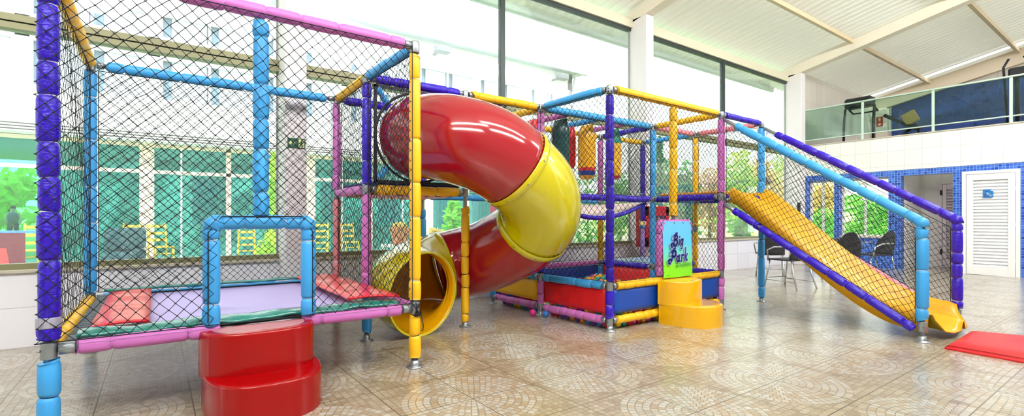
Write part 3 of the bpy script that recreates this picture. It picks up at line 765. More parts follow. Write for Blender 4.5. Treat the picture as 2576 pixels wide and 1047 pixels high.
p_ = panel(S, Q, .10, .405, VR2, VR2, -.0); p_['label'] = 'red vinyl panel'
p_ = panel(D2, S, .10, .405, VN, VN, .0); p_['label'] = 'navy vinyl panel'
p_ = panel(Q, G, .10, .405, VN, VN, .0); p_['label'] = 'navy vinyl panel'
# pink doorway arch and centre post behind the banner
PL, PR, py = 2.845, 3.36, F1.y + .012; mb = MB()
foam(mb, (PL, py, .49), (PL, py, 1.04), .044, .16); foam(mb, (PR, py, .49), (PR, py, 1.04), .044, .16)
for x, s_ in ((PL, 1), (PR, -1)): mb.sweep([(x, py, 1.01), (x + .004*s_, py, 1.045), (x + .02*s_, py, 1.06), (x + .06*s_, py, 1.064)], [.044, .048, .048, .042], 12)
foam(mb, (PL + .05, py, 1.062), (PR - .05, py, 1.062), .042, .15); mb.build('doorway_arch', [foamcol('pink'), TIEW], bp)
cx = 3.085
p_ = MB().sweep([(cx, py, 1.106), (cx, py, ZT - .046)], .021, 10).build('post', STEEL, bp)
mb = MB(); foam(mb, (cx, py, 1.14), (cx, py, ZT - .055), .045, .24); mb.build('foam_sleeve', [foamcol('yellow'), TIEW], p_)
q, W, H = quad(Pn, F1, ZL + .05, ZT - .035, -.035, .05, .05); net(bp, q, W, H, seed=11)
q, W, H = quad(F1, G, ZL + .05, ZT - .035, .03, .052, -.035); net(bp, q, W, H, holes=[(PL - F1.x + .035, -1, PR - F1.x + .035, 1.06 - ZL)], seed=12)
q, W, H = quad(Pn, Q, ZM + .05, ZT - .045); net(bp, q, W, H, seed=13)
q, W, H = quad(S, Q, ZL + .05, ZT - .045); net(bp, q, W, H, seed=14, cell=.08)
q, W, H = quad(D2, S, ZL + .05, ZT - .045); net(bp, q, W, H, seed=15, cell=.08)
# sagging net floor of the upper level
def sag(a, b):
    u, v = Pn.x + .08 + (Q.x - Pn.x - .16)*a, 1.08 + .84*b
    return (u, v, ZM - .035 - .21*math.sin(PI*a)**.9*(1 - b)**.8 - .015*b)
o = MB().surf(sag, 24, 8).build('sagging_deck', mat('pale pink deck sheet', '#f1dcd6', .6), bp); s_ = o.modifiers.new('t', 'SOLIDIFY'); s_.thickness = .012
mb = MB().sweep([Vector(sag(k/24, 0)) + Vector((0, -.012, -.012)) for k in range(25)], .030, 10); mb.build('deck_edge_sleeve', foamcol('purple'), bp)
for u_, c in ((2.5, 'pink'), (3.02, 'blue'), (3.53, 'pink')): rail(bp, Vector((u_, 1.0, 0)), Vector((u_, 2.0, 0)), ZT, ZT, c, .038, .2)

# ---------------- slide platform bay
sp = thing('slide_platform', (4.55, 1, 0), 'padded post bay with yellow deck behind the top of the open slide', 'climbing frame')
post(sp, Hn, [(.065, ZM - .05, 'blue', .28, TIEB), (ZM + .05, ZT - .05, 'blue', .25)], [ZT], r=.041)
post(sp, R, [(.06, .90, 'yellow', .2), (1.0, ZM - .05, 'yellow', .13), (ZM + .05, ZT - .055, 'yellow', .2)], [.95, ZM, ZT], r=.040)
post(sp, T, [(.06, .96, 'lilac', .2), (1.06, ZM - .05, 'purple', .2), (ZM + .05, ZT - .055, 'purple', .25)], [ZL, ZM, ZT], r=.039)
MB().lathe([(.025, 0), (.05, .002), (.05, .05)], (T.x, T.y, .955), 16, 1).lathe([(.052, .05), (.056, .06), (.056, .12), (.025, .124)], (T.x, T.y, .955), 16).build('post_collar', [mat('pale yellow wrap', '#f0d58a', .5), mat('blue wrap', '#4a86c8', .5)], sp)
for a, b, z, c in ((Q, R, ZT, 'coral'), (R, Hn, ZT, 'coral'), (G, Hn, ZT, 'purple'), (S, T, ZT, 'yellow'), (T, R, ZT, 'blue'), (Q, R, ZM, 'blue'), (R, Hn, ZM, 'purple'), (G, Hn, ZM, 'purple'), (Q, R, ZL, 'purple')):
    rail(sp, a, b, z, z, c, .038, .15)
MB().rbox((4.10, .06, ZM + .045), (5.0, .95, ZM + .08), .01).build('deck', mat('orange deck board', '#e8a23a', .5), sp)
o = MB().rbox((4.10, 1.06, ZL - .03), (5.0, 1.95, ZL + .04), .02).build('floor_mat', mat('pale blue mat', '#a9d3f2', .4), sp); o['label'] = 'pale blue vinyl mat'
q, W, H = quad(S, T, ZL + .05, ZT - .045); net(sp, q, W, H, seed=16, cell=.08)
q, W, H = quad(T, R, ZL + .05, ZT - .045); net(sp, q, W, H, seed=17, cell=.08)
q, W, H = quad(R, Hn, ZM + .05, ZT - .045); net(sp, q, W, H, seed=18)

# ---------------- open slide
SLD = thing('open_slide', (4.55, -1, 0), 'yellow double-lane open slide between padded blue and purple handrails', 'slide')
M_SL = mat('amber slide plastic', '#eaac06', .3, coat=.15, vary=.05); M_SLB = mat('shade darkened slide plastic', '#8f7d0c', .4)  # second colour is the slide amber darkened to imitate shade below
zk = [(-.06, 1.405), (.10, 1.375), (.35, 1.19), (.8, .80), (1.25, .43), (1.6, .215), (1.85, .145), (2.02, .13), (2.14, .105)]
xs = [(-.435, -.075), (-.43, .07), (-.415, .112), (-.385, .112), (-.355, .05), (-.32, -.03), (-.2, -.045), (-.07, -.035), (-.025, .03), (0, .048), (.025, .03), (.07, -.035), (.2, -.045), (.32, -.03), (.355, .05), (.385, .125), (.415, .13), (.43, .085), (.435, -.05)]
def sl_pt(a, b):
    x, h = xs[b]; le = 2.20 - .11*(abs(x)/.43)**2.5 - (.05 if abs(x) > .33 else 0); d_ = -.06 + le*a; z = spline(zk, d_)
    f = max(0, (d_ - 1.85) / .27); g_ = 1 + .08*f*f
    uu = 4.59 + x*g_ - .01*f; fl = 1 - .35*max(0, (d_ - 1.95)/.17)
    top_ = max(0, 1 - (d_ + .06)/.25)
    hh = h * (.5 if h > .03 and top_ > .6 else 1) * (fl if h > .06 else 1)
    return (uu, -d_, z + hh)
nA = 44; vs = [sl_pt(i/nA, j) for i in range(nA + 1) for j in range(len(xs))]; kk = len(xs)
mb = MB().add(vs, [((i+1)*kk+j, (i+1)*kk+j+1, i*kk+j+1, i*kk+j) for i in range(nA) for j in range(kk - 1)], 0, True)
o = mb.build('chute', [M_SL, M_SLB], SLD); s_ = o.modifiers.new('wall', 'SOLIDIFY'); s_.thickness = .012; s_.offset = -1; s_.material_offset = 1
mb = MB().sweep([(G.x + .03, -.05, 1.34), (G.x + .18, -.06, 1.36)], .02, 8).sweep([(Hn.x - .03, -.05, 1.34), (Hn.x - .3, -.06, 1.36)], .02, 8); mb.build('bracket', STEEL, SLD)
def handrail(n0, n1, col, zt0, zt1):
    mb = MB(); a, b = Vector((n0.x, n0.y - .04, zt0)), Vector((n1.x, n1.y, zt1)); d = (b - a).normalized()
    mb.sweep([a, a + d*.3], .021, 10, 2); foam(mb, a + d*.19, b - d*.02, .044, .19)
    mb.sweep([b - d*.05, b + Vector((0, 0, -.004)), b + Vector((0, -.012, -.045))], [.044, .052, .046], 12, 0)
    return mb.build('handrail', [foamcol(col), tiecol(col), STEEL], SLD)
handrail(G, E1, 'blue', ZT - .07, 1.075); handrail(Hn, E2, 'purple', ZT - .07, 1.10)
post(SLD, E1, [(.20, 1.03, 'blue', .2)], [.14], top=1.05, r=.047); post(SLD, E2, [(.20, 1.05, 'purple', .15)], [.14], top=1.06, r=.046)
def lowrail(n0, n1, col, r_=.041):
    mb = MB(); a, b = Vector((n0.x, n0.y - .045, ZM - .09)), Vector((n1.x, n1.y + .05, .10)); d = (b - a).normalized()
    mb.sweep([a, a + d*.2], .026, 10, 2); mb.sweep([a, b], .019, 8, 2); foam(mb, a + d*.14, a + d*.50, r_, .12); foam(mb, a + d*.53, b - d*.02, r_, .2)
    return mb.build('lower_rail', [foamcol(col), tiecol(col), STEEL], SLD)
lowrail(G, E1, 'purple'); lowrail(Hn, E2, 'coral')
for n0, n1, sd_ in ((G, E1, 21), (Hn, E2, 22)):
    P = [(n0.x, n0.y - .07, ZM - .06), (n1.x, n1.y + .05, .16), (n1.x, n1.y + .05, 1.02), (n0.x, n0.y - .07, ZT - .12)]
    net(SLD, P, 2.25, .95, seed=sd_, cell=.078, amp=.014, bulge=.02, bn=(1, 0, 0))

# ---------------- step blocks
def dshape(x0, x1, yb, sag_, n_=26, back=.0):
    """straight back edge, curved front"""
    cx_, hw = (x0 + x1)/2, (x1 - x0)/2; pts = [(x1, yb + back), (x0, yb + back)]
    for k_ in range(n_ + 1):
        a = PI + PI*k_/n_; c, s2 = math.cos(a), math.sin(a)
        pts.append((cx_ + hw * math.copysign(abs(c)**.72, c), yb - sag_*abs(s2)**.9))
    return pts
def step_block(name, label, lo, hi, z1, z2, m, mtop, rad=.018):
    t = thing(name, (lo[0] + .3, lo[2], 0), label, 'step')
    for nm, (x0, x1, yb, sg, bk), za_, zb_ in (('lower_step', lo, 0, z1), ('upper_step', hi, z1 - .02, z2)):
        pts = dshape(x0, x1, yb, sg, back=bk); cxm = sum(p[0] for p in pts)/len(pts); cym = sum(p[1] for p in pts)/len(pts)
        def ins(d): return [(p[0] + (cxm - p[0])*d/max(.05, math.hypot(cxm-p[0], cym-p[1])), p[1] + (cym - p[1])*d/max(.05, math.hypot(cxm-p[0], cym-p[1]))) for p in pts]
        rings = [(ins(0), za_), (ins(0), zb_ - rad)] + [(ins(rad*(1 - math.cos(q_*PI/8))), zb_ - rad + rad*math.sin(q_*PI/8)) for q_ in range(1, 5)] + [(ins(rad + .045), zb_ + .001)]
        k_ = len(pts); vs = [(x, y, z) for ring, z in rings for x, y in ring]; fs = []
        for i in range(len(rings) - 1): fs += [(i*k_+j, i*k_+(j+1) % k_, (i+1)*k_+(j+1) % k_, (i+1)*k_+j) for j in range(k_)]
        mb = MB().add(vs, fs, 0, True); b_ = len(vs) - k_
        mb.f.append(tuple(b_ + j for j in range(k_))); mb.mi.append(1); mb.sm.append(False)
        mb.build(nm, [m, mtop if nm == 'upper_step' else m], t)
    return t
M_RS = mat('glossy red fibreglass', '#a00004', .2, coat=.2, spec=.35, vary=.12); M_RST = mat('glare paled red tread', '#c8808a', .4, bump=(120, .4), vary=.35)  # red upper tread is paled in colour to imitate glare
M_YS = mat('glossy amber fibreglass', '#f0b408', .16, coat=.6, vary=.06); M_YST = mat('worn amber tread', '#f0b62a', .3, bump=(120, .2), vary=.1)
step_block('step_block', 'glossy red two-tier curved step below the blue doorway of the trampoline cage', (-1.36, -.73, -.06, .42, .1), (-1.375, -.745, .0, .25, .03), .215, .455, M_RS, M_RST)
step_block('step_block', 'glossy yellow two-tier curved step below the sky blue banner', (2.745, 3.36, -.08, .49, .0), (2.735, 3.285, -.075, .27, .0), .225, .458, M_YS, M_YST)

# ---------------- banner
def stroke(mb, pts, w, m, org, ex, ey, off, nrm):
    """flat round-ended stroke in a plane; pts (x, y), w a width or one per point"""
    W_ = w if isinstance(w, (list, tuple)) else [w]*len(pts); P = [Vector((p[0], p[1])) for p in pts]
    def to(v): return org + ex*v.x + ey*v.y + nrm*off
    n_ = len(P); vs = []; fs = []
    for i in range(n_):
        d = (P[min(i+1, n_-1)] - P[max(i-1, 0)]).normalized(); q = Vector((-d.y, d.x)) * W_[i]/2
        vs += [to(P[i] + q), to(P[i] - q)]
    fs = [(2*i, 2*i+1, 2*i+3, 2*i+2) for i in range(n_-1)]; mb.add(vs, fs, m)
    for i in range(n_):
        if W_[i] > 1e-4 and (i in (0, n_-1) or n_ < 40):
            mb.add([to(P[i] + Vector((math.cos(2*PI*k/14), math.sin(2*PI*k/14)))*W_[i]/2) for k in range(14)], [tuple(range(14))], m)
def arc(cx_, cy_, rx, ry, a0, a1, n_=14): return [(cx_ + rx*math.cos(math.radians(a0 + (a1-a0)*k/n_)), cy_ + ry*math.sin(math.radians(a0 + (a1-a0)*k/n_))) for k in range(n_+1)]
bn_ = thing('banner', (3.1, -.07, .46), 'sky blue and lime green Big Park banner hanging in front of the pink arch', 'banner')
def banner_mat():
    t = NT('printed banner vinyl'); x, y, z = t.xyz('Generated')
    t.l.new(t.ramp(z, [(0, '#7fe21a'), (.22, '#86e62a'), (.38, '#6fdcc0'), (.62, '#5fc8ee'), (1, '#69bdf0')]), t.b.inputs['Base Color']); t.b.inputs['Roughness'].default_value = .4
    return t.m
bx0, bx1, bz0, bz1, by = 2.835, 3.345, .470, 1.082, -.055
MB().surf(lambda a, b: (bx0 + (bx1-bx0)*(a + .03*math.sin(PI*b)*(.5-a)*0) + .012*(1-b)*(a-.5), by - .004 + .005*math.sin(a*9)*(1-b) - .02*(1-b), bz0 + (bz1-bz0)*b), 16, 10).build('sheet', banner_mat(), bn_)
org = Vector((bx0, by - .034, bz0)); ex, ey, nr = Vector((1, 0, 0)), Vector((0, .02/.6, 1)).normalized(), Vector((0, -1, 0))
ex = (ex + Vector((0, 0, .045))).normalized()
def word(items, o, sc_, sh=.18):
    def tr(p): return (o[0] + sc_*(p[0] + sh*p[1]), o[1] + sc_*p[1])
    return [([tr(p) for p in pts], [q*sc_ for q in w]) for pts, w in items]
big = [ # B with a swash, i, g
    ([(.20, -.05), (.02, .02), (-.02, .18), (.10, .26), (.22, .2)], [.10, .22, .24, .2, .1]),
    ([(.20, -.02), (.30, .2), (.34, .5), (.36, .75), (.44, .98), (.58, 1.06), (.66, 1.0)], [.12, .22, .24, .24, .16, .1, .12]),
    ([(.10, .62), (.14, .8), (.3, .9)], [.06, .12, .1]),
    (arc(.48, .70, .20, .17, 110, -100), [.12] + [.17]*13 + [.14]), (arc(.50, .28, .24, .23, 110, -140), [.12] + [.2]*13 + [.14]),
    ([(.98, .48), (.98, .14), (1.02, .06)], [.16, .17, .12]), ([(.98, .70), (.985, .71)], [.17, .17]),
    (arc(1.30, .30, .13, .19, 0, 360, 20), [.12]*21), ([(1.46, .52), (1.46, .0), (1.40, -.20), (1.26, -.22)], [.14, .15, .13, .14])]
park = [
    ([(.20, -.05), (.02, .02), (-.02, .18), (.10, .26), (.22, .2)], [.10, .24, .26, .22, .1]),
    ([(.20, -.02), (.30, .2), (.34, .5), (.36, .75), (.44, .98), (.58, 1.04), (.66, .98)], [.12, .22, .24, .24, .16, .1, .12]),
    ([(.10, .62), (.14, .8), (.3, .9)], [.06, .12, .1]), (arc(.52, .62, .22, .22, 120, -140), [.12] + [.19]*13 + [.14]),
    (arc(1.02, .24, .14, .19, 0, 360, 20), [.14]*21), ([(1.20, .50), (1.18, .15), (1.24, .03), (1.32, .05)], [.15, .16, .13, .1]),
    ([(1.46, .48), (1.45, .02)], [.15, .15]), ([(1.48, .34), (1.56, .48), (1.68, .44)], [.1, .12, .17]),
    ([(1.86, .98), (1.85, .02)], [.15, .15]), ([(1.88, .22), (2.02, .36), (2.12, .50)], [.1, .12, .15]), ([(1.96, .30), (2.06, .12), (2.18, .03)], [.12, .15, .14])]
NAVY, HALO = mat('navy print', '#23348f', .45), mat('pale lavender print', '#c3d4f6', .45)
mb = MB()
for items, o, s_ in ((big, (.12, .33), .140), (park, (.07, .155), .152)):
    L_ = word(items, o, s_)
    for pts, w_ in L_: stroke(mb, pts, [q*.9 + .016 for q in w_], 1, org, ex, ey, .0035, nr)
    for pts, w_ in L_: stroke(mb, pts, [q*.9 for q in w_], 0, org, ex, ey, .0055, nr)
mb.build('lettering', [NAVY, HALO], bn_)
def text_mesh(s, size, org, ex, ey, nrm, m, parent, name='lettering', bold=0.0):
    cu = bpy.data.curves.new('lettering', 'FONT'); cu.body = s; cu.size = size; cu.offset = bold
    to = bpy.data.objects.new('tmp', cu); C.objects.link(to); dg = bpy.context.evaluated_depsgraph_get()
    me = to.evaluated_get(dg).to_mesh(); vs = [org + ex*v.co.x + ey*v.co.y for v in me.vertices]; fs = [tuple(p.vertices) for p in me.polygons]
    bpy.data.objects.remove(to); mb_ = MB().add(vs, fs); return mb_.build(name, m, parent)
text_mesh('Brinquedos', .062, org + ex*.195 + ey*.098 + nr*.004, ex, (ey + ex*.12), nr, mat('dark green print', '#1d5a52', .45), bn_)
for a in (.02, .2, .36, .5): MB().sphere((bx0 + a, by - .008, bz1 - .018), .006, 0, 8, 5).build('eyelet', BLACKM, bn_)

# ---------------- punching bags
def bag(label, px, u, y0, y1, z_off, cols, r, flat=False):
    """hanging padded bag; cols = list of (fraction from top, colour)"""
    c = at(px, y0, u=u); x, y = u, c.y; zb = at(px, y1, u=u).z; zt = ZT - .05
    if x is None: return
    t = thing('punching_bag', (x, y, zb), label, 'punching bag', 'punching bags hanging in the play frame')
    prof = [(.001, zb), (r*.55, zb + .004), (r*.85, zb + .03), (r, zb + .09), (r*1.02, (zb + zt)/2), (r, zt - .16), (r*.9, zt - .08)]
    mats = [mat('bag ' + k, k, .3, bump=(12, .3), coat=.2) for _, k in cols]
    fine = [prof[0]]
    for (ra, za_), (rb_, zb_) in zip(prof[:-1], prof[1:]):
        k_ = max(1, int((zb_ - za_)/.02)); fine += [(ra + (rb_ - ra)*i/k_, za_ + (zb_ - za_)*i/k_) for i in range(1, k_ + 1)]
    mb = MB().lathe(fine, (x, y, 0), 22)
    if len(cols) > 1:
        h = zt - zb
        for i, f in enumerate(mb.f):
            if len(f) == 4:
                z = sum(mb.v[k][2] for k in f)/4; fr = (zt - z)/h
                mb.mi[i] = max(k for k in range(len(cols)) if cols[k][0] <= fr + 1e-6)
    mb.build('body', mats, t)
    # strap folding up to the bar
    n_ = 16; top_ = [(x + r*.9*math.cos(2*PI*k/n_), y + r*.9*math.sin(2*PI*k/n_), zt - .08) for k in range(n_)]; line = [(x + .018*math.cos(2*PI*k/n_), y + r*1.0*math.sin(2*PI*k/n_), zt) for k in range(n_)]
    MB().add(top_ + line, [(k, (k+1) % n_, n_ + (k+1) % n_, n_ + k) for k in range(n_)], 0, True).build('hanging_strap', mats[0], t)
    return t
bag('dark green punching bag hanging closest to the tube slide', 1410, 2.5, 330, 432, 0, [(0, '#0d4a4c')], .115)
bag('amber punching bag with navy and red band at its foot', 1476, 3.02, 340, 452, 0, [(0, '#f6b51c'), (.80, '#e2213a'), (.84, '#1c3f9a'), (.93, '#f6b51c')], .115)
bag('green topped yellow punching bag half hidden by the purple post', 1543, 3.53, 340, 452, 0, [(0, '#149a86'), (.30, '#f9bd2a'), (.92, '#cf2535')], .105)
bag('slim red punching bag seen between the green and amber bags', 1437, 2.93, 335, 425, 0, [(0, '#d5202a')], .06)
bag('red punching bag partly hidden behind the top of the tube slide', 1338, 2.22, 338, 400, 0, [(0, '#e23a44')], .10)

# ---------------- balls
BC = ['pink', 'yellow', 'blue', 'green', 'red', 'purple', 'orange']
BH = dict(pink='#ee2f96', yellow='#f2c515', blue='#2e7fd6', green='#1ba389', red='#c61a35', purple='#6a3fb0', orange='#f08a2a')
BM = {k: mat('ball ' + k, BH[k], .28, coat=.2) for k in BC}; RB = .038
PROTO = {}
def ball(c, x, y, z, label, group):
    if c not in PROTO:
        o = MB().sphere((0, 0, 0), RB, 0, 16, 10).build('plastic_ball', BM[c]); PROTO[c] = o
    else:
        o = bpy.data.objects.new('plastic_ball', PROTO[c].data); C.objects.link(o)
    o.location = (x, y, z); return tag(o, label, 'ball', group)
ORD = ['first', 'second', 'third', 'fourth', 'fifth', 'sixth', 'seventh', 'eighth', 'ninth', 'tenth', 'eleventh', 'twelfth', 'thirteenth', 'fourteenth', 'fifteenth', 'sixteenth', 'seventeenth', 'eighteenth', 'nineteenth', 'twentieth', 'twenty-first', 'twenty-second', 'twenty-third', 'twenty-fourth', 'twenty-fifth']
rb = random.Random(5)
def row(a, b, inset, z, name_, where, start=.115):
    d = (b - a); L = d.length; d.normalize(); n_ = Vector((-d.y, d.x, 0)) * inset; k = 0; s_ = start; i = 0
    while s_ < L - .115:
        p = a + d*s_ + n_; c = BC[rb.randrange(7)]
        ball(c, p.x, p.y, z, '%s ball %s, %s from the %s' % (c, where, ORD[min(i, 24)], name_), 'balls along the ball pit edges'); i += 1; s_ += .0785
row(F1, Pn, -.076, RB, 'purple post', 'on the floor below the red panel')
row(F1, Pn, -.062, RB + .1185, 'purple post', 'above the rail under the red panel')
row(F1, G, .076, RB, 'purple post', 'on the floor below the blue panel', .20)
row(F1, G, .062, RB + .1185, 'purple post', 'above the rail under the blue panel', .20)
row(Pn, D2, -.076, RB, 'pink post', 'on the floor below the yellow panel')
row(Pn, D2, -.062, RB + .1185, 'pink post', 'above the rail under the yellow panel')
ball('pink', Pn.x - .10, Pn.y + .02, RB, 'pink ball lying loose outside the pit beside the pink post', None)
ball('blue', Pn.x - .035, Pn.y - .13, RB, 'blue ball lying loose on the tiles outside the red panel', None)
# the heap inside: the lower layers are one mass, the top layer are single balls
mb = MB(); hp = random.Random(9); surf_pts = []
def heap_h(u, v): return .115 + .04*max(0, 1 - math.hypot((u - 3.2)/1.1, (v - 1.3)/.8)) + .16*max(0, 1 - math.hypot(u - 3.75, v - 1.75)/.55)
uu = F1.x + .20
row_i = 0
while uu < G.x - .10:
    vv = .17 + (.039 if row_i % 2 else 0)
    while vv < 1.92:
        mb.sphere((uu, vv, RB), RB, hp.randrange(7), 8, 6)
        if heap_h(uu, vv) > .2: mb.sphere((uu, vv, RB + .078), RB, hp.randrange(7), 8, 6)
        surf_pts.append((uu, vv, max(heap_h(uu, vv), .123) + hp.uniform(-.008, .008))); vv += .079
    uu += .0705; row_i += 1
o = tag(mb.build('ball_heap', [BM[c] for c in BC]), 'mass of mixed coloured plastic balls filling the ball pit floor', 'balls', kind='stuff')
hp.shuffle(surf_pts); surf_pts.sort(key=lambda p: (p[0] - CAMP.x)**2 * 0 + -(p[1]))
vis = [p for p in surf_pts if p[1] > .75][:190]
for p in vis:
    c = BC[hp.randrange(7)]; ball(c, p[0], p[1], p[2], '%s plastic ball in the heap inside the ball pit' % c, '%s balls heaped in the ball pit' % c)
for c, x_, y_, z_ in (('pink', 3.80, 1.80, .40), ('yellow', 3.86, 1.70, .345), ('blue', 3.70, 1.72, .33)):
    pass
# ---------------- floor mat
def matfn():
    t = thing('floor_mat', (4.7, -2.4, 0), 'red padded landing mat on the tiles beyond the end of the yellow slide', 'mat')
    a, b, c, d_ = at(2376, 868, z=.035), at(2441, 828, z=.045), at(2700, 850, z=.045), at(2700, 925, z=.035)
    P = [a, d_, c, b]; mb = MB(); n_ = 20
    def f(s, q):
        p = P[0]*(1-s)*(1-q) + P[1]*s*(1-q) + P[2]*s*q + P[3]*(1-s)*q
        e = min(s*8, (1-s)*8, q*5, (1-q)*5, 1); return (p.x, p.y, .012 + .043*math.sin(e*PI/2)**.6)
    mb.surf(f, 40, 16); bt = [(p.x, p.y, .0) for p in P]; b0 = len(mb.v)
    rim = [f(i/40, 0) for i in range(41)] + [f(1, j/16) for j in range(1, 17)] + [f(1 - i/40, 1) for i in range(1, 41)] + [f(0, 1 - j/16) for j in range(1, 16)]
    k = len(rim); mb.add(rim + [(x, y, .001) for x, y, z in rim], [(i, i + k, (i+1) % k + k, (i+1) % k) for i in range(k)], 0, False)
    mb.build('cover', mat('red vinyl mat cover', '#d81622', .38, bump=(9, .35), vary=.18), t)
    sm = MB().sweep([Vector(f(i/30, .03)) + Vector((0, 0, .001)) for i in range(31)], .003, 5, cap=False); sm.build('seam', mat('dark red seam', '#8e0c14', .5), t)
matfn()
# ================================================================== SIGNS
def plate(name, label, cat, org, ex, ey, w, h, m, th=.006, parent=None):
    """flat sign board; org its lower left corner, facing ex x ey"""
    n_ = ex.cross(ey).normalized(); a = org; mb = MB()
    c = [a, a + ex*w, a + ex*w + ey*h, a + ey*h]
    mb.add([p for p in c] + [p + n_*th for p in c], [(0, 3, 2, 1), (4, 5, 6, 7), (0, 1, 5, 4), (1, 2, 6, 5), (2, 3, 7, 6), (3, 0, 4, 7)])
    o = mb.build(name, m, parent, loc=None if parent else org)
    if not parent: tag(o, label, cat)
    return o, n_
UX, UV, UZ = Vector((1, 0, 0)), Vector((0, 1, 0)), Vector((0, 0, 1))
# emergency exit sign on the near column
o_, n_ = plate('exit_sign', 'dark green emergency exit sign with arrow and running figure on the near column', 'sign', Vector((-.455, 2.178, 1.858)), UX, UZ, .176, .105, mat('dark green sign', '#1d5c46', .5))
M_SY = mat('pale yellow print', '#d9e0a0', .5); M_SG = mat('sign green print', '#2a6a4c', .5)
def child(mb, name, m, par): 
    return mb.build(name, m, par)
g = Vector((-.455, 2.178, 1.858)); mb = MB()
def P2(x, y): return g + UX*x + UZ*y + n_*.0075
mb.add([P2(.010, .052), P2(.038, .085), P2(.038, .064), P2(.078, .064), P2(.070, .052), P2(.078, .040), P2(.038, .040), P2(.038, .019)], [(0, 7, 2, 1), (7, 6, 3, 2), (6, 5, 4, 3)])
child(mb, 'arrow', M_SY, o_)
mb = MB().add([P2(.108, .008), P2(.166, .008), P2(.166, .097), P2(.108, .097)], [(0, 1, 2, 3)]); child(mb, 'pictogram_panel', M_SY, o_)
mb = MB()
for pts, w_ in (([(.140, .082), (.141, .082)], .016), ([(.140, .070), (.132, .046)], .014), ([(.132, .046), (.146, .034), (.140, .016)], .009), ([(.132, .046), (.124, .030), (.112, .026)], .009), ([(.139, .066), (.154, .058), (.158, .068)], .007), ([(.137, .066), (.122, .062), (.116, .050)], .007)):
    stroke(mb, pts, w_, 0, g, UX, UZ, .009, n_)
child(mb, 'running_figure', M_SG, o_)
# wheelchair sign on the louvred door
sx = WU - .052; g = Vector((sx, -.985, 1.535)); ex = Vector((0, -1, 0)); S_ = .150
o_, n_ = plate('wheelchair_sign', 'blue square sign with white wheelchair symbol on the white louvred door', 'sign', g, ex, UZ, S_, S_ + .012, mat('sign blue', '#2079c8', .4))
mb = MB(); k_ = S_
for pts, w_ in (([(.40, .82), (.401, .82)], .13), ([(.41, .70), (.44, .44), (.66, .44), (.78, .20), (.90, .24)], .075), ([(.43, .58), (.64, .58)], .06),
                ([(x, y) for x, y in arc(.44, .34, .24, .24, 120, 350, 20)], .062)):
    stroke(mb, [(a*k_, b*k_) for a, b in pts], w_*k_, 0, g, ex, UZ, .0085, n_)
child(mb, 'wheelchair_symbol', WHITE, o_)
mb = MB().add([g + ex*a*k_ + UZ*b*k_ + n_*.0085 for a, b in ((.70, .96), (1.0, 1.04), (1.0, .86))], [(0, 1, 2)]); child(mb, 'torn_corner', WHITE, o_)
# red sign on the corridor door
g = Vector((13.098, -.235, 1.20)); o_, n_ = plate('toilet_sign', 'small red sign with white figure on the louvred door in the corridor', 'sign', g, ex, UZ, .11, .26, mat('sign red', '#d2232c', .45))
mb = MB(); stroke(mb, [(.055, .20), (.0551, .20)], .03, 0, g, ex, UZ, .008, n_); stroke(mb, [(.055, .16), (.055, .11)], .04, 0, g, ex, UZ, .008, n_); stroke(mb, [(.047, .11), (.047, .05)], .013, 0, g, ex, UZ, .008, n_); stroke(mb, [(.063, .11), (.063, .05)], .013, 0, g, ex, UZ, .008, n_)
child(mb, 'figure', WHITE, o_)
# red sign in the gym
g = Vector((16.585, 2.33, 3.99)); o_, n_ = plate('extinguisher_sign', 'red fire extinguisher sign with down arrow on the gym column', 'sign', g, ex, UZ, .17, .30, mat('sign dark red', '#a3261d', .45))
mb = MB(); stroke(mb, [(.085, .25), (.085, .17)], .05, 0, g, ex, UZ, .008, n_); mb.add([g + ex*a + UZ*b + n_*.008 for a, b in ((.085, .03), (.13, .09), (.04, .09))], [(0, 1, 2)]); child(mb, 'pictogram', mat('pale sign print', '#f2d9b4', .5), o_)
# fire hose cabinet and its red strip on the middle column
ca, cb = at(1603, 560, v=2.06), at(1673, 560, v=2.06); u0, u1 = ca.x + .10, cb.x; z0, z1 = .64, 1.33
t = thing('fire_hose_cabinet', ((u0 + u1)/2, 2.1, z0), 'red fire hose cabinet with glazed door mounted on the middle column', 'cabinet')
M_CAB = mat('red enamel', '#c8121e', .35)
MB().rbox((u0, 1.985, z0), (u1, 2.177, z1), .008).build('body', M_CAB, t)
mb = MB(); y = 1.97
for a, b in (((u0 + .01, z0 + .01), (u0 + .09, z1 - .01)), ((u1 - .09, z0 + .01), (u1 - .01, z1 - .01)), ((u0 + .01, z0 + .01), (u1 - .01, z0 + .16)), ((u0 + .01, z1 - .16), (u1 - .01, z1 - .01))): mb.box((a[0], y, a[1]), (b[0], y + .014, b[1]))
d_ = mb.build('door', M_CAB, t); MB().box((u0 + .08, y + .004, z0 + .15), (u1 - .08, y + .008, z1 - .15)).build('glass_pane', GLASS, d_)
MB().box((u0 + .085, 1.982, z0 + .16), (u1 - .085, 1.984, z1 - .16)).build('interior', mat('dark red interior', '#7d0f16', .6), t)
mb = MB().sweep([((u0 + u1)/2 + .03, 1.979, .98), ((u0 + u1)/2 + .03, 1.979, 1.1), ((u0 + u1)/2 + .05, 1.979, 1.13)], .012, 8); mb.build('hose_nozzle', mat('brass', '#d9a03a', .35, .7), t)
g = Vector((5.355, 2.30, 1.46)); o_, n_ = plate('wall_sign', 'narrow upright red lettered strip high on the middle column', 'sign', g, ex, UZ, .07, .50, mat('red strip', '#e8dfe2', .5))
mb = MB()
for k in range(9): 
    z = .03 + .05*k
    if k == 3: continue
    stroke(mb, [(.02, z), (.05, z + .012), (.02, z + .03), (.052, z + .034)], .012, 0, g, ex, UZ, .008, n_)
child(mb, 'lettering', mat('red print', '#c7182a', .5), o_)
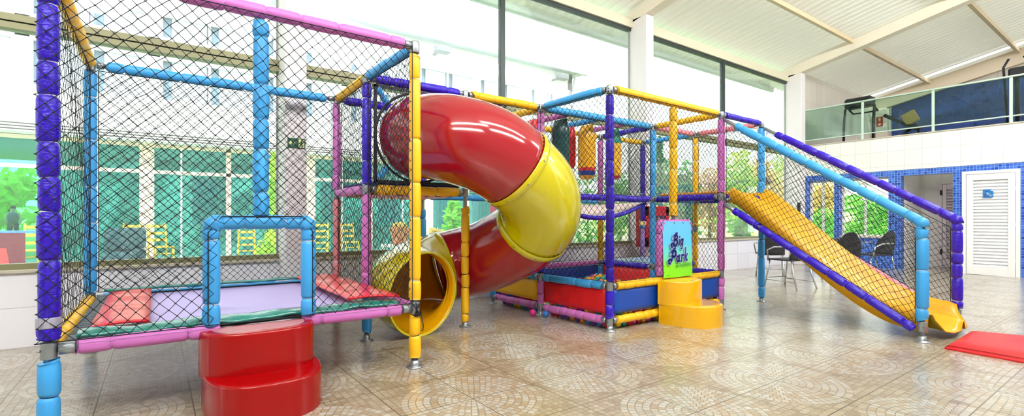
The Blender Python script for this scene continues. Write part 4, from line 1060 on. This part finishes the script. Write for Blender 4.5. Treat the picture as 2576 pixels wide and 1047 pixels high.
# small black intercom on the corner column
MBx = MB().rbox((11.13, 2.19, 1.28), (11.19, 2.25, 1.52), .008); o_ = MBx.build('wall_bracket', BLACKM, None, loc=(11.19, 2.22, 1.28)); tag(o_, 'small black speaker fixed to the corner column beyond the slide', 'speaker')

# ================================================================== CHAIRS AND TABLE BEHIND THE SLIDE
def wickermat():
    t = NT('black woven rattan'); s = t.xyz('Object')
    a = t.M('SINE', t.M('MULTIPLY', s[0], 230.0)); b = t.M('SINE', t.M('MULTIPLY', s[2], 230.0)); c = t.M('SINE', t.M('MULTIPLY', s[1], 230.0))
    h = t.M('MULTIPLY', t.M('ADD', a, c), b)
    t.l.new(t.ramp(t.M('ADD', t.M('MULTIPLY', h, .25), .5), [(0, '#0d0e12'), (.6, '#2b2c33'), (1, '#5a5c66')]), t.b.inputs['Base Color'])
    t.b.inputs['Roughness'].default_value = .45; t.bump(h, .6, .004); return t.m
M_WICK = wickermat()
def wicker_chair(loc, rot, label):
    t = thing('wicker_chair', (0, 0, 0), label, 'chair', 'black rattan chairs around the table')
    o = MB().surf(lambda a, b: ((a - .5)*(.48 - .06*b), .22 - .44*b, .44 - .02*math.sin(PI*a)*math.sin(PI*b)), 10, 10).build('seat', M_WICK, t); s = o.modifiers.new('t', 'SOLIDIFY'); s.thickness = .022
    def bk(a, b):
        an = (a - .5) * 2.1; wv = .25 * (1 - .25*b*b) if b < .8 else .25*(1 - .25*b*b)*(1 - .35*((b - .8)/.2)**2*abs(a - .5)*2)
        return (math.sin(an)*wv*1.05, -.12 - math.cos(an)*.13 - .12*b, .45 + (.42 - .10*abs(2*a - 1)**2)*b)
    o = MB().surf(bk, 16, 12).build('backrest', M_WICK, t); s = o.modifiers.new('t', 'SOLIDIFY'); s.thickness = .02
    rim = MB().sweep([bk(k/16, 1) for k in range(17)], .013, 8); rim.build('back_rim', M_WICK, t)
    for sx in (-1, 1):
        MB().sweep([(sx*.20, .20, .435), (sx*.215, .235, .2), (sx*.235, .27, .0)], .013, 8).build('leg', ALU, t)
        MB().sweep([(sx*.19, -.20, .435), (sx*.20, -.25, .2), (sx*.22, -.32, .0)], .013, 8).build('leg', ALU, t)
        MB().sweep([(sx*.235, .20, .43), (sx*.27, .18, .60), (sx*.275, .05, .655), (sx*.26, -.12, .665), (sx*.235, -.20, .66)], .012, 8).build('armrest', ALU, t)
        MB().sweep([(sx*.226, .255, .11), (sx*.212, -.285, .11)], .008, 6).build('stretcher', ALU, t)
    MB().sweep([(-.22, .25, .14), (.22, .25, .14)], .008, 6).build('stretcher', ALU, t)
    t.location = loc; t.rotation_euler = (0, 0, rot); return t
c2 = at(1985, 722, z=0); c1 = at(1938, 698, z=0); c3 = at(2118, 705, z=0); c4 = at(2196, 700, z=0); tb = at(2060, 690, z=0)
wicker_chair(c2, math.radians(-15), 'black rattan chair nearest the blue slide post with its back to the camera')
wicker_chair(c1, math.radians(-60), 'black rattan chair tucked behind the blue post near the window wall')
wicker_chair(c3, math.radians(-48), 'black rattan chair whose rounded back shows above the slide before the blue wall')
wicker_chair(c4, math.radians(58), 'black rattan chair turned sideways in front of the blue mosaic wall')
t = thing('cafe_table', (tb.x, tb.y, 0), 'square table with aluminium legs among the black rattan chairs', 'table')
MB().rbox((tb.x - .40, tb.y - .40, .70), (tb.x + .40, tb.y + .40, .725), .008).build('tabletop', M_WICK, t)
MB().rbox((tb.x - .37, tb.y - .37, .64), (tb.x + .37, tb.y + .37, .70), .006).build('apron', ALU, t)
for sx in (-1, 1):
    for sy in (-1, 1): MB().rbox((tb.x + sx*.35 - .02, tb.y + sy*.35 - .02, 0), (tb.x + sx*.35 + .02, tb.y + sy*.35 + .02, .64), .004).build('leg', ALU, t)

# ================================================================== GYM MACHINES
GZ = 2.90
def gp(px, y, u): p = at(px, y, u=u); return p
M_GYM = mat('dark machine plastic', '#1b1e24', .4); M_GYF = mat('dark machine frame', '#23262c', .35, .4)
t = thing('treadmill', (13.6, 1.55, GZ), 'dark treadmill with large console behind the first glass panels of the mezzanine', 'exercise machine')
u_ = 13.3; a, b = gp(2122, 300, u_), gp(2196, 300, u_)
MB().rbox((u_ - .1, b.y - .05, GZ), (u_ + 1.7, a.y + .05, GZ + .16), .03).build('running_deck', M_GYM, t)
for p in (a, b): MB().sweep([(u_, p.y, GZ + .1), (u_ + .03, p.y, GZ + .8), (u_ + .12, p.y, GZ + 1.16)], .03, 10).build('upright', M_GYF, t)
MB().rbox((u_ - .04, b.y + .02, GZ + 1.14), (u_ + .26, a.y - .02, GZ + 1.40), .04).build('console', M_GYM, t)
MB().sweep([(u_ + .1, a.y - .1, GZ + 1.12), (u_ + .35, a.y - .1, GZ + 1.05), (u_ + .4, (a.y + b.y)/2, GZ + 1.05), (u_ + .35, b.y, GZ + 1.05), (u_ + .1, b.y, GZ + 1.12)], .022, 8).build('handle', M_GYF, t)
t = thing('weight_bench', (13.5, .45, GZ), 'black inclined exercise bench with tan back pad on the mezzanine', 'exercise machine')
p = gp(2262, 330, 13.3); q = gp(2288, 296, 13.3)
MB().sweep([(13.1, p.y + .35, GZ + .02), (13.9, p.y + .35, GZ + .02)], .03, 8).sweep([(13.5, p.y + .35, GZ + .02), (13.5, p.y - .3, GZ + .55)], .04, 8).sweep([(13.3, p.y - .35, GZ + .02), (13.5, p.y - .35, GZ + .45)], .03, 8).build('frame', M_GYF, t)
R_ = Matrix.Translation((13.45, p.y, GZ + .62)) @ Matrix.Rotation(math.radians(35), 4, 'X')
MB().rbox((-.15, -.4, -.04), (.15, .4, .04), .02, 0, R_).build('seat_pad', M_GYM, t)
R_ = Matrix.Translation((13.35, q.y, q.z)) @ Matrix.Rotation(math.radians(-25), 4, 'X')
MB().rbox((-.05, -.15, -.15), (.04, .15, .15), .02, 0, R_).build('back_pad', mat('tan vinyl', '#a8864f', .45), t)
t = thing('elliptical_trainer', (13.4, -1.45, GZ), 'dark elliptical trainer with chrome handles by the far end of the mezzanine', 'exercise machine')
p = gp(2560, 240, 13.3)
MB().rbox((13.0, p.y - .25, GZ), (14.3, p.y + .2, GZ + .12), .03).build('base', M_GYM, t)
MB().sweep([(13.3, p.y, GZ + .1), (13.25, p.y, GZ + 1.0), (13.2, p.y, GZ + 1.3)], .04, 10).build('upright', M_GYF, t)
MB().rbox((13.1, p.y - .16, GZ + 1.2), (13.25, p.y + .12, GZ + 1.42), .03).build('console', M_GYM, t)
for s_ in (-.2, .17): MB().sweep([(13.4, p.y + s_, GZ + .3), (13.2, p.y + s_, GZ + .9), (13.1, p.y + s_*1.1, GZ + 1.45), (13.1, p.y + s_*.6, GZ + 1.62)], .022, 8).build('handle', M_GYF, t)

# ================================================================== OUTSIDE
def noisecol(name, stops, scale, rough=.8, detail=5):
    t = NT(name); t.l.new(t.ramp(t.noise(scale, detail), stops), t.b.inputs['Base Color']); t.b.inputs['Roughness'].default_value = rough; return t.m
struct('lawn', MB().box((-60, WV + .2, -.15), (90, 120, -.03)), noisecol('sunlit lawn', [(.3, '#6fae3a'), (.6, '#96cc4c'), (.8, '#b9dd70')], 2.0))
struct('terrace', MB().box((-20, 4.5, -.06), (13, 15.6, -.01)), noisecol('pale terrace paving', [(.3, '#bfd2c4'), (.7, '#d5e2da')], 1.2))
FV = 12.0
b_ = thing('building', (0, FV + 2, 0), 'white two-storey building with curtained windows and glazed ground floor across the garden', 'building')
M_BW = mat('white render', '#f4f3f1', .7); M_BC = mat('cream mullion', '#efdfc0', .5); M_BG = mat('pale blue pane', '#a9cbe0', .15, spec=.8)
mb = MB()
UL, UR = -16.0, 12.75
zs = [3.02, 4.12, 5.24, 5.72, 6.36, 7.25]
mb.box((UL, FV, zs[0]), (UR, FV + .25, zs[1])).box((UL, FV, zs[2]), (UR, FV + .25, zs[3])).box((UL, FV, zs[4]), (UR, FV + .25, zs[5]))
bays = [UL + 2.4*k for k in range(13)]
for u in bays: mb.box((u - .12, FV, zs[1]), (min(u + .12, UR), FV + .25, zs[4]))
mb.box((UR - .25, FV, 0), (UR, FV + 9, zs[5])); mb.box((UL, FV + 6, 3.0), (UR, FV + 6.2, zs[5]))
mb.box((9.2, FV, 0), (UR, FV + .25, 3.05))
mb.build('wall', M_BW, b_)
mb = MB().box((UL - .3, FV - .35, 7.25), (UR + .4, FV + 9, 7.36)); mb.box((UL - .3, FV - .45, 7.2), (UR + .5, FV - .35, 7.40)); mb.build('roof', mat('pale roof edge', '#c3cad6', .6), b_)
for fx in (6.0, 11.4):
    fl = MB().rbox((fx, FV - .75, 6.72), (fx + .5, FV - .45, 6.95), .03).box((fx + .2, FV - .45, 6.8), (fx + .28, FV, 6.86)); fl.build('floodlight', mat('grey floodlight', '#9aa0a8', .5), b_)
MB().sweep([(12.6, FV - .38, 7.2), (12.75, FV - .06, 6.7), (12.75, FV - .06, .1)], .05, 8).build('downpipe', mat('grey downpipe', '#b9bec6', .5), b_)
M_CUR = grid_mat('white pleated curtain', 0, 2, .14, 9.0, [(0, '#fbfbfb'), (1, '#f3f3f5')], '#e4e6ec', .03, .8, bump=.0)
for u in bays[:-1]:
    for z0, z1 in ((zs[1], zs[2]), (zs[3], zs[4])):
        f = MB(); a, c = u + .12, min(u + 2.28, UR - .25); m_ = (a + c)/2
        for x0, x1, q0, q1 in ((a, a + .06, z0, z1), (c - .06, c, z0, z1), (m_ - .03, m_ + .03, z0 + .06, z1 - .06), (a + .06, c - .06, z1 - .06, z1), (a + .06, c - .06, z0, z0 + .06)): f.box((x0, FV + .02, q0), (x1, FV + .08, q1))
        w_ = f.build('window', WHITE, b_); MB().box((a, FV + .05, z0), (c, FV + .055, z1)).build('pane', glassmat('far window pane', '#fbfdff', .3), w_)
        cr = MB()
        for x0, x1 in ((a + .25, m_ - .06), (m_ + .22, c)): cr.box((x0, FV + .09, z0), (x1, FV + .10, z1))
        cr.build('curtain', M_CUR, w_)
        MB().box((a, FV + .20, z0), (c, FV + .21, z1)).build('room_shade', mat('blue grey room shade', '#b7cfe2', .8), w_)
mb = MB()
for k in range(4): mb.box((UL, FV - .5 + .08*k, 3.03 + .075*k), (9.2, FV + .02, 3.06 + .075*k))
mb.build('louvre_canopy', WHITE, b_)
# glazed ground floor
mb = MB(); thick = [-9.5, -5.65, -1.75, 2.15, 6.05, 9.1]
for u in thick: mb.box((u - .15, FV - .02, 0), (u + .15, FV + .2, 3.03))
mb.box((UL, FV, 2.27), (9.2, FV + .08, 2.36)); mb.box((UL, FV, 2.93), (9.2, FV + .1, 3.03)); mb.box((UL, FV, 0), (9.2, FV + .1, .12))
for u in (-3.6, .04, 4.0, 7.6): mb.box((u - .06, FV, 0), (u + .06, FV + .1, 3.0))
mb.build('mullion', M_BC, b_)
mb = MB()
for u in (-1.03, 3.1, 5.1, 6.9, -2.7): mb.box((u - .02, FV + .02, 0), (u + .02, FV + .06, 3.0))
mb.build('glazing_bar', WHITE, b_)
xs_ = [UL] + thick
for a, c in zip(xs_[:-1], xs_[1:]): MB().box((a, FV + .04, .1), (c, FV + .045, 2.95)).build('pane', TEALGLASS, b_)
mb = MB().box((-4.0, 15.4, 0), (9.2, 15.6, 3.0)); mb.box((9.0, FV + .2, 0), (9.2, 15.6, 3.0)); mb.build('interior_wall', noisecol('shaded interior', [(.25, '#3f8f8a'), (.45, '#62b8aa'), (.55, '#bfeee0'), (.68, '#3f9690'), (.85, '#a8e6cc')], .9, .8, 2), b_)
MB().box((UL, FV + .3, 2.96), (9.2, 18, 3.0)).build('soffit', mat('interior soffit', '#cfe6de', .7), b_)
for x0, x1 in ((-.78, .0), (2.5, 3.0), (4.3, 5.0), (6.4, 7.5), (7.9, 8.9)): tag(MB().surf(lambda a, b: (x0 + (x1 - x0)*a, FV + .16 + .03*math.sin(a*(x1 - x0)*40), .95 + 1.3*b), 40, 2).build('curtain', M_CUR, None, loc=(x0, FV + .16, .95)),
    'white curtain behind the teal ground floor glass, %s' % ('between the cream columns' if x0 < 0 else 'near the pink tower posts' if x0 < 3 else 'behind the tower deck' if x0 < 5 else 'beside the tall garden shrub' if x0 < 7 else 'farthest along the glazing'), 'curtain', 'curtains in the glazed ground floor')
area('restaurant_fill', (2.5, 13.8, 2.92), (12, 2), 260, (2.5, 13.9, 0))  # both area lights here are added fill to brighten the glazed ground floor
area('restaurant_fill', (-8, 14, 2.92), (8, 3), 140, (-8, 14.1, 0))
# restaurant tables and yellow chairs on the terrace
M_YW = mat('yellow painted wood', '#d8b83a', .5)
def yellow_chair(px, d, rot, label):
    p = at(px, 600, v=FV - .9); t = thing('wooden_chair', (0, 0, 0), label, 'chair', 'yellow wooden chairs on the terrace')
    MB().rbox((-.21, -.2, .44), (.21, .2, .475), .008).build('seat', M_YW, t)
    for sx in (-1, 1):
        MB().rbox((sx*.19 - .02, .16, 0), (sx*.19 + .02, .2, .45), .004).build('leg', M_YW, t)
        MB().sweep([(sx*.19, -.19, 0), (sx*.19, -.19, .5), (sx*.185, -.25, 1.03)], .021, 6).build('leg', M_YW, t)
    for z, y in ((.62, -.205), (.78, -.222), (.95, -.24)): MB().rbox((-.18, y - .01, z - .03), (.18, y + .012, z + .035), .004).build('back_slat', M_YW, t)
    for z in (.16, .29): MB().rbox((-.18, .17, z), (.18, .19, z + .03), .003).build('stretcher', M_YW, t)
    t.location = (p.x, p.y, -.01); t.rotation_euler = (0, 0, rot)
for px, d, r, lb in ((78, 8.6, .5, 'yellow wooden chair beside the blue clothed table behind the purple post'), (318, 9.4, 2.7, 'yellow wooden chair just before the wide cream mullion'),
                     (405, 9.9, 3.5, 'yellow wooden chair just beyond the wide cream mullion'), (620, 10.6, 3.0, 'yellow wooden chair framed by the blue doorway arch'), (880, 11.6, 3.2, 'yellow wooden chair seen between the pink tower posts'), (806, 11.4, 2.8, 'yellow wooden chair seen behind the right leg of the blue doorway arch')): yellow_chair(px, d, r, lb)
p = at(42, 580, d=9.2); t = thing('dining_table', (p.x, p.y, -.01), 'terrace table with blue and red cloths behind the purple corner post', 'table')
MB().box((p.x - .5, p.y - .45, .86), (p.x + .5, p.y + .45, .89)).build('tabletop', mat('blue table cloth', '#4a86d8', .6), t)
MB().box((p.x - .28, p.y - .45, .1), (p.x + .18, p.y - .42, .86)).build('cloth_drop', mat('wine red cloth', '#6e1530', .7), t)
for sx in (-1, 1):
    for sy in (-1, 1): MB().box((p.x + sx*.45 - .02, p.y + sy*.4 - .02, -.01), (p.x + sx*.45 + .02, p.y + sy*.4 + .02, .86)).build('leg', BLACKM, t)
for px, d, lb in ((300, 9.9, 'dark teal armchair under the nearest glazed bay'), (330, 10.8, 'dark sofa back seen just left of the wide cream mullion')):
    p = at(px, 600, d=d); t = thing('armchair', (p.x, p.y, -.01), lb, 'chair'); m_ = mat('dark teal upholstery', '#1c4c58', .7)
    MB().rbox((p.x - .26, p.y - .35, .12), (p.x + .26, p.y + .35, .45), .05).build('seat', m_, t); MB().rbox((p.x - .26, p.y + .2, .45), (p.x + .26, p.y + .38, .92), .05).build('backrest', m_, t)
    for sx in (-1, 1):
        for sy in (-1, 1): MB().box((p.x + sx*.22 - .02, p.y + sy*.3 - .02, -.01), (p.x + sx*.34 + .02, p.y + sy*.3 + .02, .12)).build('leg', BLACKM, t)
p = at(-2, 640, d=8.2); t = thing('wet_floor_sign', (p.x, p.y, -.01), 'red folding floor sign at the far left beyond the window', 'sign'); m_ = mat('red floor sign', '#c8202c', .5)
MB().add([(p.x - .2, p.y - .2, 0), (p.x + .2, p.y - .2, 0), (p.x + .08, p.y, .62), (p.x - .08, p.y, .62), (p.x - .2, p.y - .18, 0), (p.x + .2, p.y - .18, 0), (p.x + .08, p.y + .02, .62), (p.x - .08, p.y + .02, .62)], [(0, 1, 2, 3), (7, 6, 5, 4), (0, 4, 5, 1), (1, 5, 6, 2), (3, 2, 6, 7), (0, 3, 7, 4)]).build('panel', m_, t)

# plants
LEAF = {}
def leafmat(k, stops):
    if k not in LEAF:
        t = NT('leaves ' + k); g_ = t.new('ShaderNodeNewGeometry')
        t.l.new(t.ramp(g_.outputs['Random Per Island'], stops), t.b.inputs['Base Color']); t.b.inputs['Roughness'].default_value = .55
        tl = t.new('ShaderNodeBsdfTranslucent'); t.l.new(t.ramp(g_.outputs['Random Per Island'], stops), tl.inputs[0]); mx = t.new('ShaderNodeMixShader'); mx.inputs[0].default_value = .4
        t.l.new(t.b.outputs[0], mx.inputs[1]); t.l.new(tl.outputs[0], mx.inputs[2]); t.l.new(mx.outputs[0], t.out.inputs[0]); LEAF[k] = t.m
    return LEAF[k]
LS = dict(green=[(0, '#3fb02a'), (.5, '#66d033'), (1, '#a6ea4e')], dark=[(0, '#12823a'), (.6, '#2fa648'), (1, '#74d45c')], lime=[(0, '#8fdc24'), (.5, '#c2ee3c'), (1, '#ecf868')], gold=[(0, '#d8c04a'), (.5, '#efd06a'), (1, '#f4e6a4')], red=[(0, '#e0a880'), (.5, '#f0c8a8'), (1, '#dfe29a')])
def plant(name, px, d, y0, y1, wpx, kind, label, cat, shape='ball', n=900, leaf=.10, trunk=True, pot=None):
    """y0/y1: top and bottom in the photo, wpx its width there, d its distance"""
    a, b = at(px, y0, d=d), at(px, y1, d=d); wd = wpx * d / F / 2; rnd = random.Random(px*7 + y0)
    z0 = max(b.z, 0.05) if trunk or pot else 0.0; z1 = a.z
    t = thing(name, (a.x, a.y, -.03 if not pot else b.z), label, cat)
    mb = MB(); cl = [(rnd.uniform(-.6, .6), rnd.uniform(-.6, .6), rnd.uniform(.1, .95)) for _ in range(14)]
    for i in range(n):
        if shape == 'cone': h = rnd.random()**1.3; rr = wd*(1 - h*.95); an = rnd.uniform(0, 2*PI); q = rr*math.sqrt(rnd.random()); x, y, z = q*math.cos(an), q*math.sin(an), z0 + (z1 - z0)*h
        elif shape == 'column': h = rnd.random(); rr = wd*(math.sin(PI*min(.98, .12 + h*.85))**.5); an = rnd.uniform(0, 2*PI); q = rr*math.sqrt(rnd.random()); x, y, z = q*math.cos(an), q*math.sin(an), z0 + (z1 - z0)*h
        else:
            c = cl[rnd.randrange(14)]; s_ = .45; v_ = Vector((rnd.gauss(0, 1), rnd.gauss(0, 1), rnd.gauss(0, 1))).normalized() * rnd.random()**.4
            x, y = (c[0] + v_.x*s_)*wd, (c[1] + v_.y*s_)*wd; z = z0 + (z1 - z0)*min(1, max(0, c[2]*.8 + .1 + v_.z*.22))
        A = Vector((rnd.gauss(0, 1), rnd.gauss(0, 1), rnd.gauss(0, 1))).normalized(); B = A.orthogonal().normalized(); l = leaf*rnd.uniform(.6, 1.3); p = Vector((a.x + x, a.y + y, z))
        mb.add([p - A*l, p + B*l*.5, p + A*l, p - B*l*.5], [(0, 1, 2, 3)])
    mb.build('foliage', leafmat(kind, LS[kind]), t)
    if pot:
        st = thing('plant_stand', (a.x, a.y, -.03), 'white stand under the terracotta pot outside the window', 'stand'); MB().box((a.x - .25, a.y - .25, b.z - .06), (a.x + .25, a.y + .25, b.z - .022)).build('top', WHITE, st)
        for sx_ in (-1, 1):
            for sy_ in (-1, 1): MB().box((a.x + sx_*.22 - .02, a.y + sy_*.22 - .02, -.03), (a.x + sx_*.22 + .02, a.y + sy_*.22 + .02, b.z - .06)).build('leg', WHITE, st)
    if trunk: MB().sweep([(a.x, a.y, -.03 if not pot else .3), (a.x + .02, a.y, z0 + (z1 - z0)*.3), (a.x, a.y + .03, z0 + (z1 - z0)*.75)], [max(.03, wd*.07), max(.025, wd*.055), .015], 8).build('trunk', mat('bark', '#8a6a50', .9, bump=(20, .5)), t)
    if pot: MB().lathe([(.001, 0), (pot*.7, 0), (pot, pot*1.5), (pot*1.06, pot*1.5), (pot*1.06, pot*1.7), (pot*.9, pot*1.7), (pot*.85, pot*1.55), (.001, pot*1.55)], (a.x, a.y, b.z - .02), 18).build('pot', mat('terracotta', '#e08a62', .7), t)
    return t
plant('shrub', 678, 9.6, 575, 648, 70, 'lime', 'round lime green shrub seen through the blue doorway arch', 'shrub', n=700, leaf=.05, trunk=False)
plant('tree', 695, 10.2, 385, 640, 50, 'lime', 'slim lime green tree just left of the exit sign column', 'tree', 'column', 700, .07)
plant('tree', 1142, 11.4, 505, 650, 62, 'green', 'tall garden shrub between the tower deck and the yellow post', 'tree', 'column', 800, .08)
plant('potted_plant', 1006, 8.6, 560, 612, 42, 'gold', 'small plant in a terracotta pot beyond the window behind the slide mouth', 'plant', n=160, leaf=.05, trunk=False, pot=.17)
plant('shrub', 1090, 9.5, 575, 625, 50, 'gold', 'small yellow shrub behind the top of the lower yellow tube', 'shrub', n=300, leaf=.05)
for px, d, y0, y1, wp, k, sh, n_, lf_, lb in (
    (1478, 22, 400, 640, 90, 'green', 'column', 700, .14, 'green tree seen between the tube slide and the purple post'),
    (1560, 17, 430, 640, 120, 'green', 'ball', 900, .14, 'bushy green tree seen right behind the punching bags'),
    (1660, 16, 345, 640, 60, 'dark', 'cone', 900, .14, 'dark green conifer just right of the light blue pit post'),
    (1712, 19, 400, 640, 110, 'dark', 'ball', 1000, .16, 'dark green tree framed between the two yellow posts'),
    (1785, 24, 420, 640, 130, 'red', 'ball', 900, .2, 'pale rust coloured tree left of the tall pink post'),
    (1850, 20, 380, 640, 110, 'lime', 'ball', 1000, .18, 'bright lime tree between the pink post and the light blue post'),
    (1930, 22, 400, 640, 120, 'gold', 'ball', 900, .2, 'golden tree beside the light blue slide post'),
    (1868, 14, 530, 640, 80, 'green', 'ball', 700, .10, 'low green bush above the wall beneath the top of the slide'),
    (1985, 31, 380, 640, 110, 'lime', 'ball', 700, .2, 'lime tree beside the corner column'),
    (2060, 26, 460, 640, 110, 'gold', 'ball', 800, .2, 'golden bush filling the top of the narrow window in the blue wall'),
    (2075, 21, 520, 650, 120, 'green', 'ball', 900, .15, 'green bush in the lower half of the narrow window in the blue wall'),
    (2190, 22, 490, 650, 150, 'green', 'ball', 1100, .16, 'green hedge bush behind the wide window in the blue wall'),
    (20, 26, 420, 600, 160, 'lime', 'ball', 700, .3, 'lime green garden tree at the far left edge beyond the glass')):
    plant('tree' if 'tree' in lb or 'conifer' in lb else 'bush', px, d, y0, y1, wp, k, lb, 'tree' if 'tree' in lb or 'conifer' in lb else 'bush', sh, n_, lf_)
# hillside behind the trees
def hill(px0, px1, d, yt, name, m):
    mb = MB(); n_ = 24
    def f(a, b):
        px = px0 + (px1 - px0)*a; p = at(px, yt + 26*math.sin(a*7 + d) + 14*math.sin(a*17), d=d + 22*b); z = (p.z - CAMP.z) * (d/(d + 22*b)) + CAMP.z
        return (p.x, p.y, -.1 + (z + .1)*math.sin(b*PI/2))
    mb.surf(f, n_, 8); o = mb.build(name, m); o['kind'] = 'structure'
hill(1380, 2330, 26, 430, 'hill', noisecol('sunlit hillside', [(.3, '#8ed04c'), (.45, '#d8ea8c'), (.6, '#f7f4d4'), (.75, '#a6d860')], .5))
hill(-260, 160, 34, 470, 'hill_far', noisecol('sunlit garden bank', [(.3, '#b4e05c'), (.5, '#e8f09c'), (.7, '#8fd060')], .4))

# person standing in the garden at far left
def person(px, d):
    p = at(px, 600, d=d); x, y = p.x, p.y
    t = thing('person', (x, y, -.03), 'person in dark clothes standing in the garden beyond the far left window', 'person')
    V = [(0, 0, .95), (0, 0, 1.15), (0, 0, 1.40), (0, 0, 1.50), (0, -.01, 1.60), (0, -.01, 1.70),
         (-.18, 0, 1.40), (-.25, .02, 1.14), (-.22, -.06, .90), (.18, 0, 1.40), (.25, .02, 1.14), (.22, -.06, .90),
         (-.10, 0, .90), (-.11, -.01, .48), (-.12, .02, .06), (-.13, -.12, .02), (.10, 0, .90), (.11, -.01, .48), (.12, .02, .06), (.13, -.12, .02)]
    E_ = [(0,1),(1,2),(2,3),(3,4),(4,5),(2,6),(6,7),(7,8),(2,9),(9,10),(10,11),(0,12),(12,13),(13,14),(14,15),(0,16),(16,17),(17,18),(18,19)]
    R_ = [.15,.14,.15,.055,.09,.085,.065,.05,.035,.065,.05,.035,.10,.065,.045,.03,.10,.065,.045,.03]
    me = bpy.data.meshes.new('body'); me.from_pydata(V, E_, []); o = bpy.data.objects.new('body', me); C.objects.link(o); o.parent = t
    sk = o.modifiers.new('skin', 'SKIN')
    for k, q in enumerate(R_): me.skin_vertices[0].data[k].radius = (q, q*.75 if k < 3 else q)
    me.skin_vertices[0].data[0].use_root = True
    o.modifiers.new('sub', 'SUBSURF').levels = 2; o.modifiers['sub'].render_levels = 2; me.materials.append(mat('skin', '#c99a80', .6))
    MB().lathe([(.17, .93), (.185, 1.1), (.20, 1.3), (.17, 1.42), (.07, 1.47)], (x, y, -.03), 18).build('shirt', mat('dark teal shirt', '#2a5560', .8), t)
    for s_ in (-1, 1): MB().sweep([(x + s_*.10, y, .93), (x + s_*.11, y, .45), (x + s_*.12, y + .01, .06)], [.11, .085, .065], 12).build('trouser_leg', mat('dark trousers', '#23303c', .8), t)
    MB().sphere((x, y + .01, 1.665), .105, 0, 14, 8).build('hair', mat('dark hair', '#2b2320', .8), t)
person(33, 23)
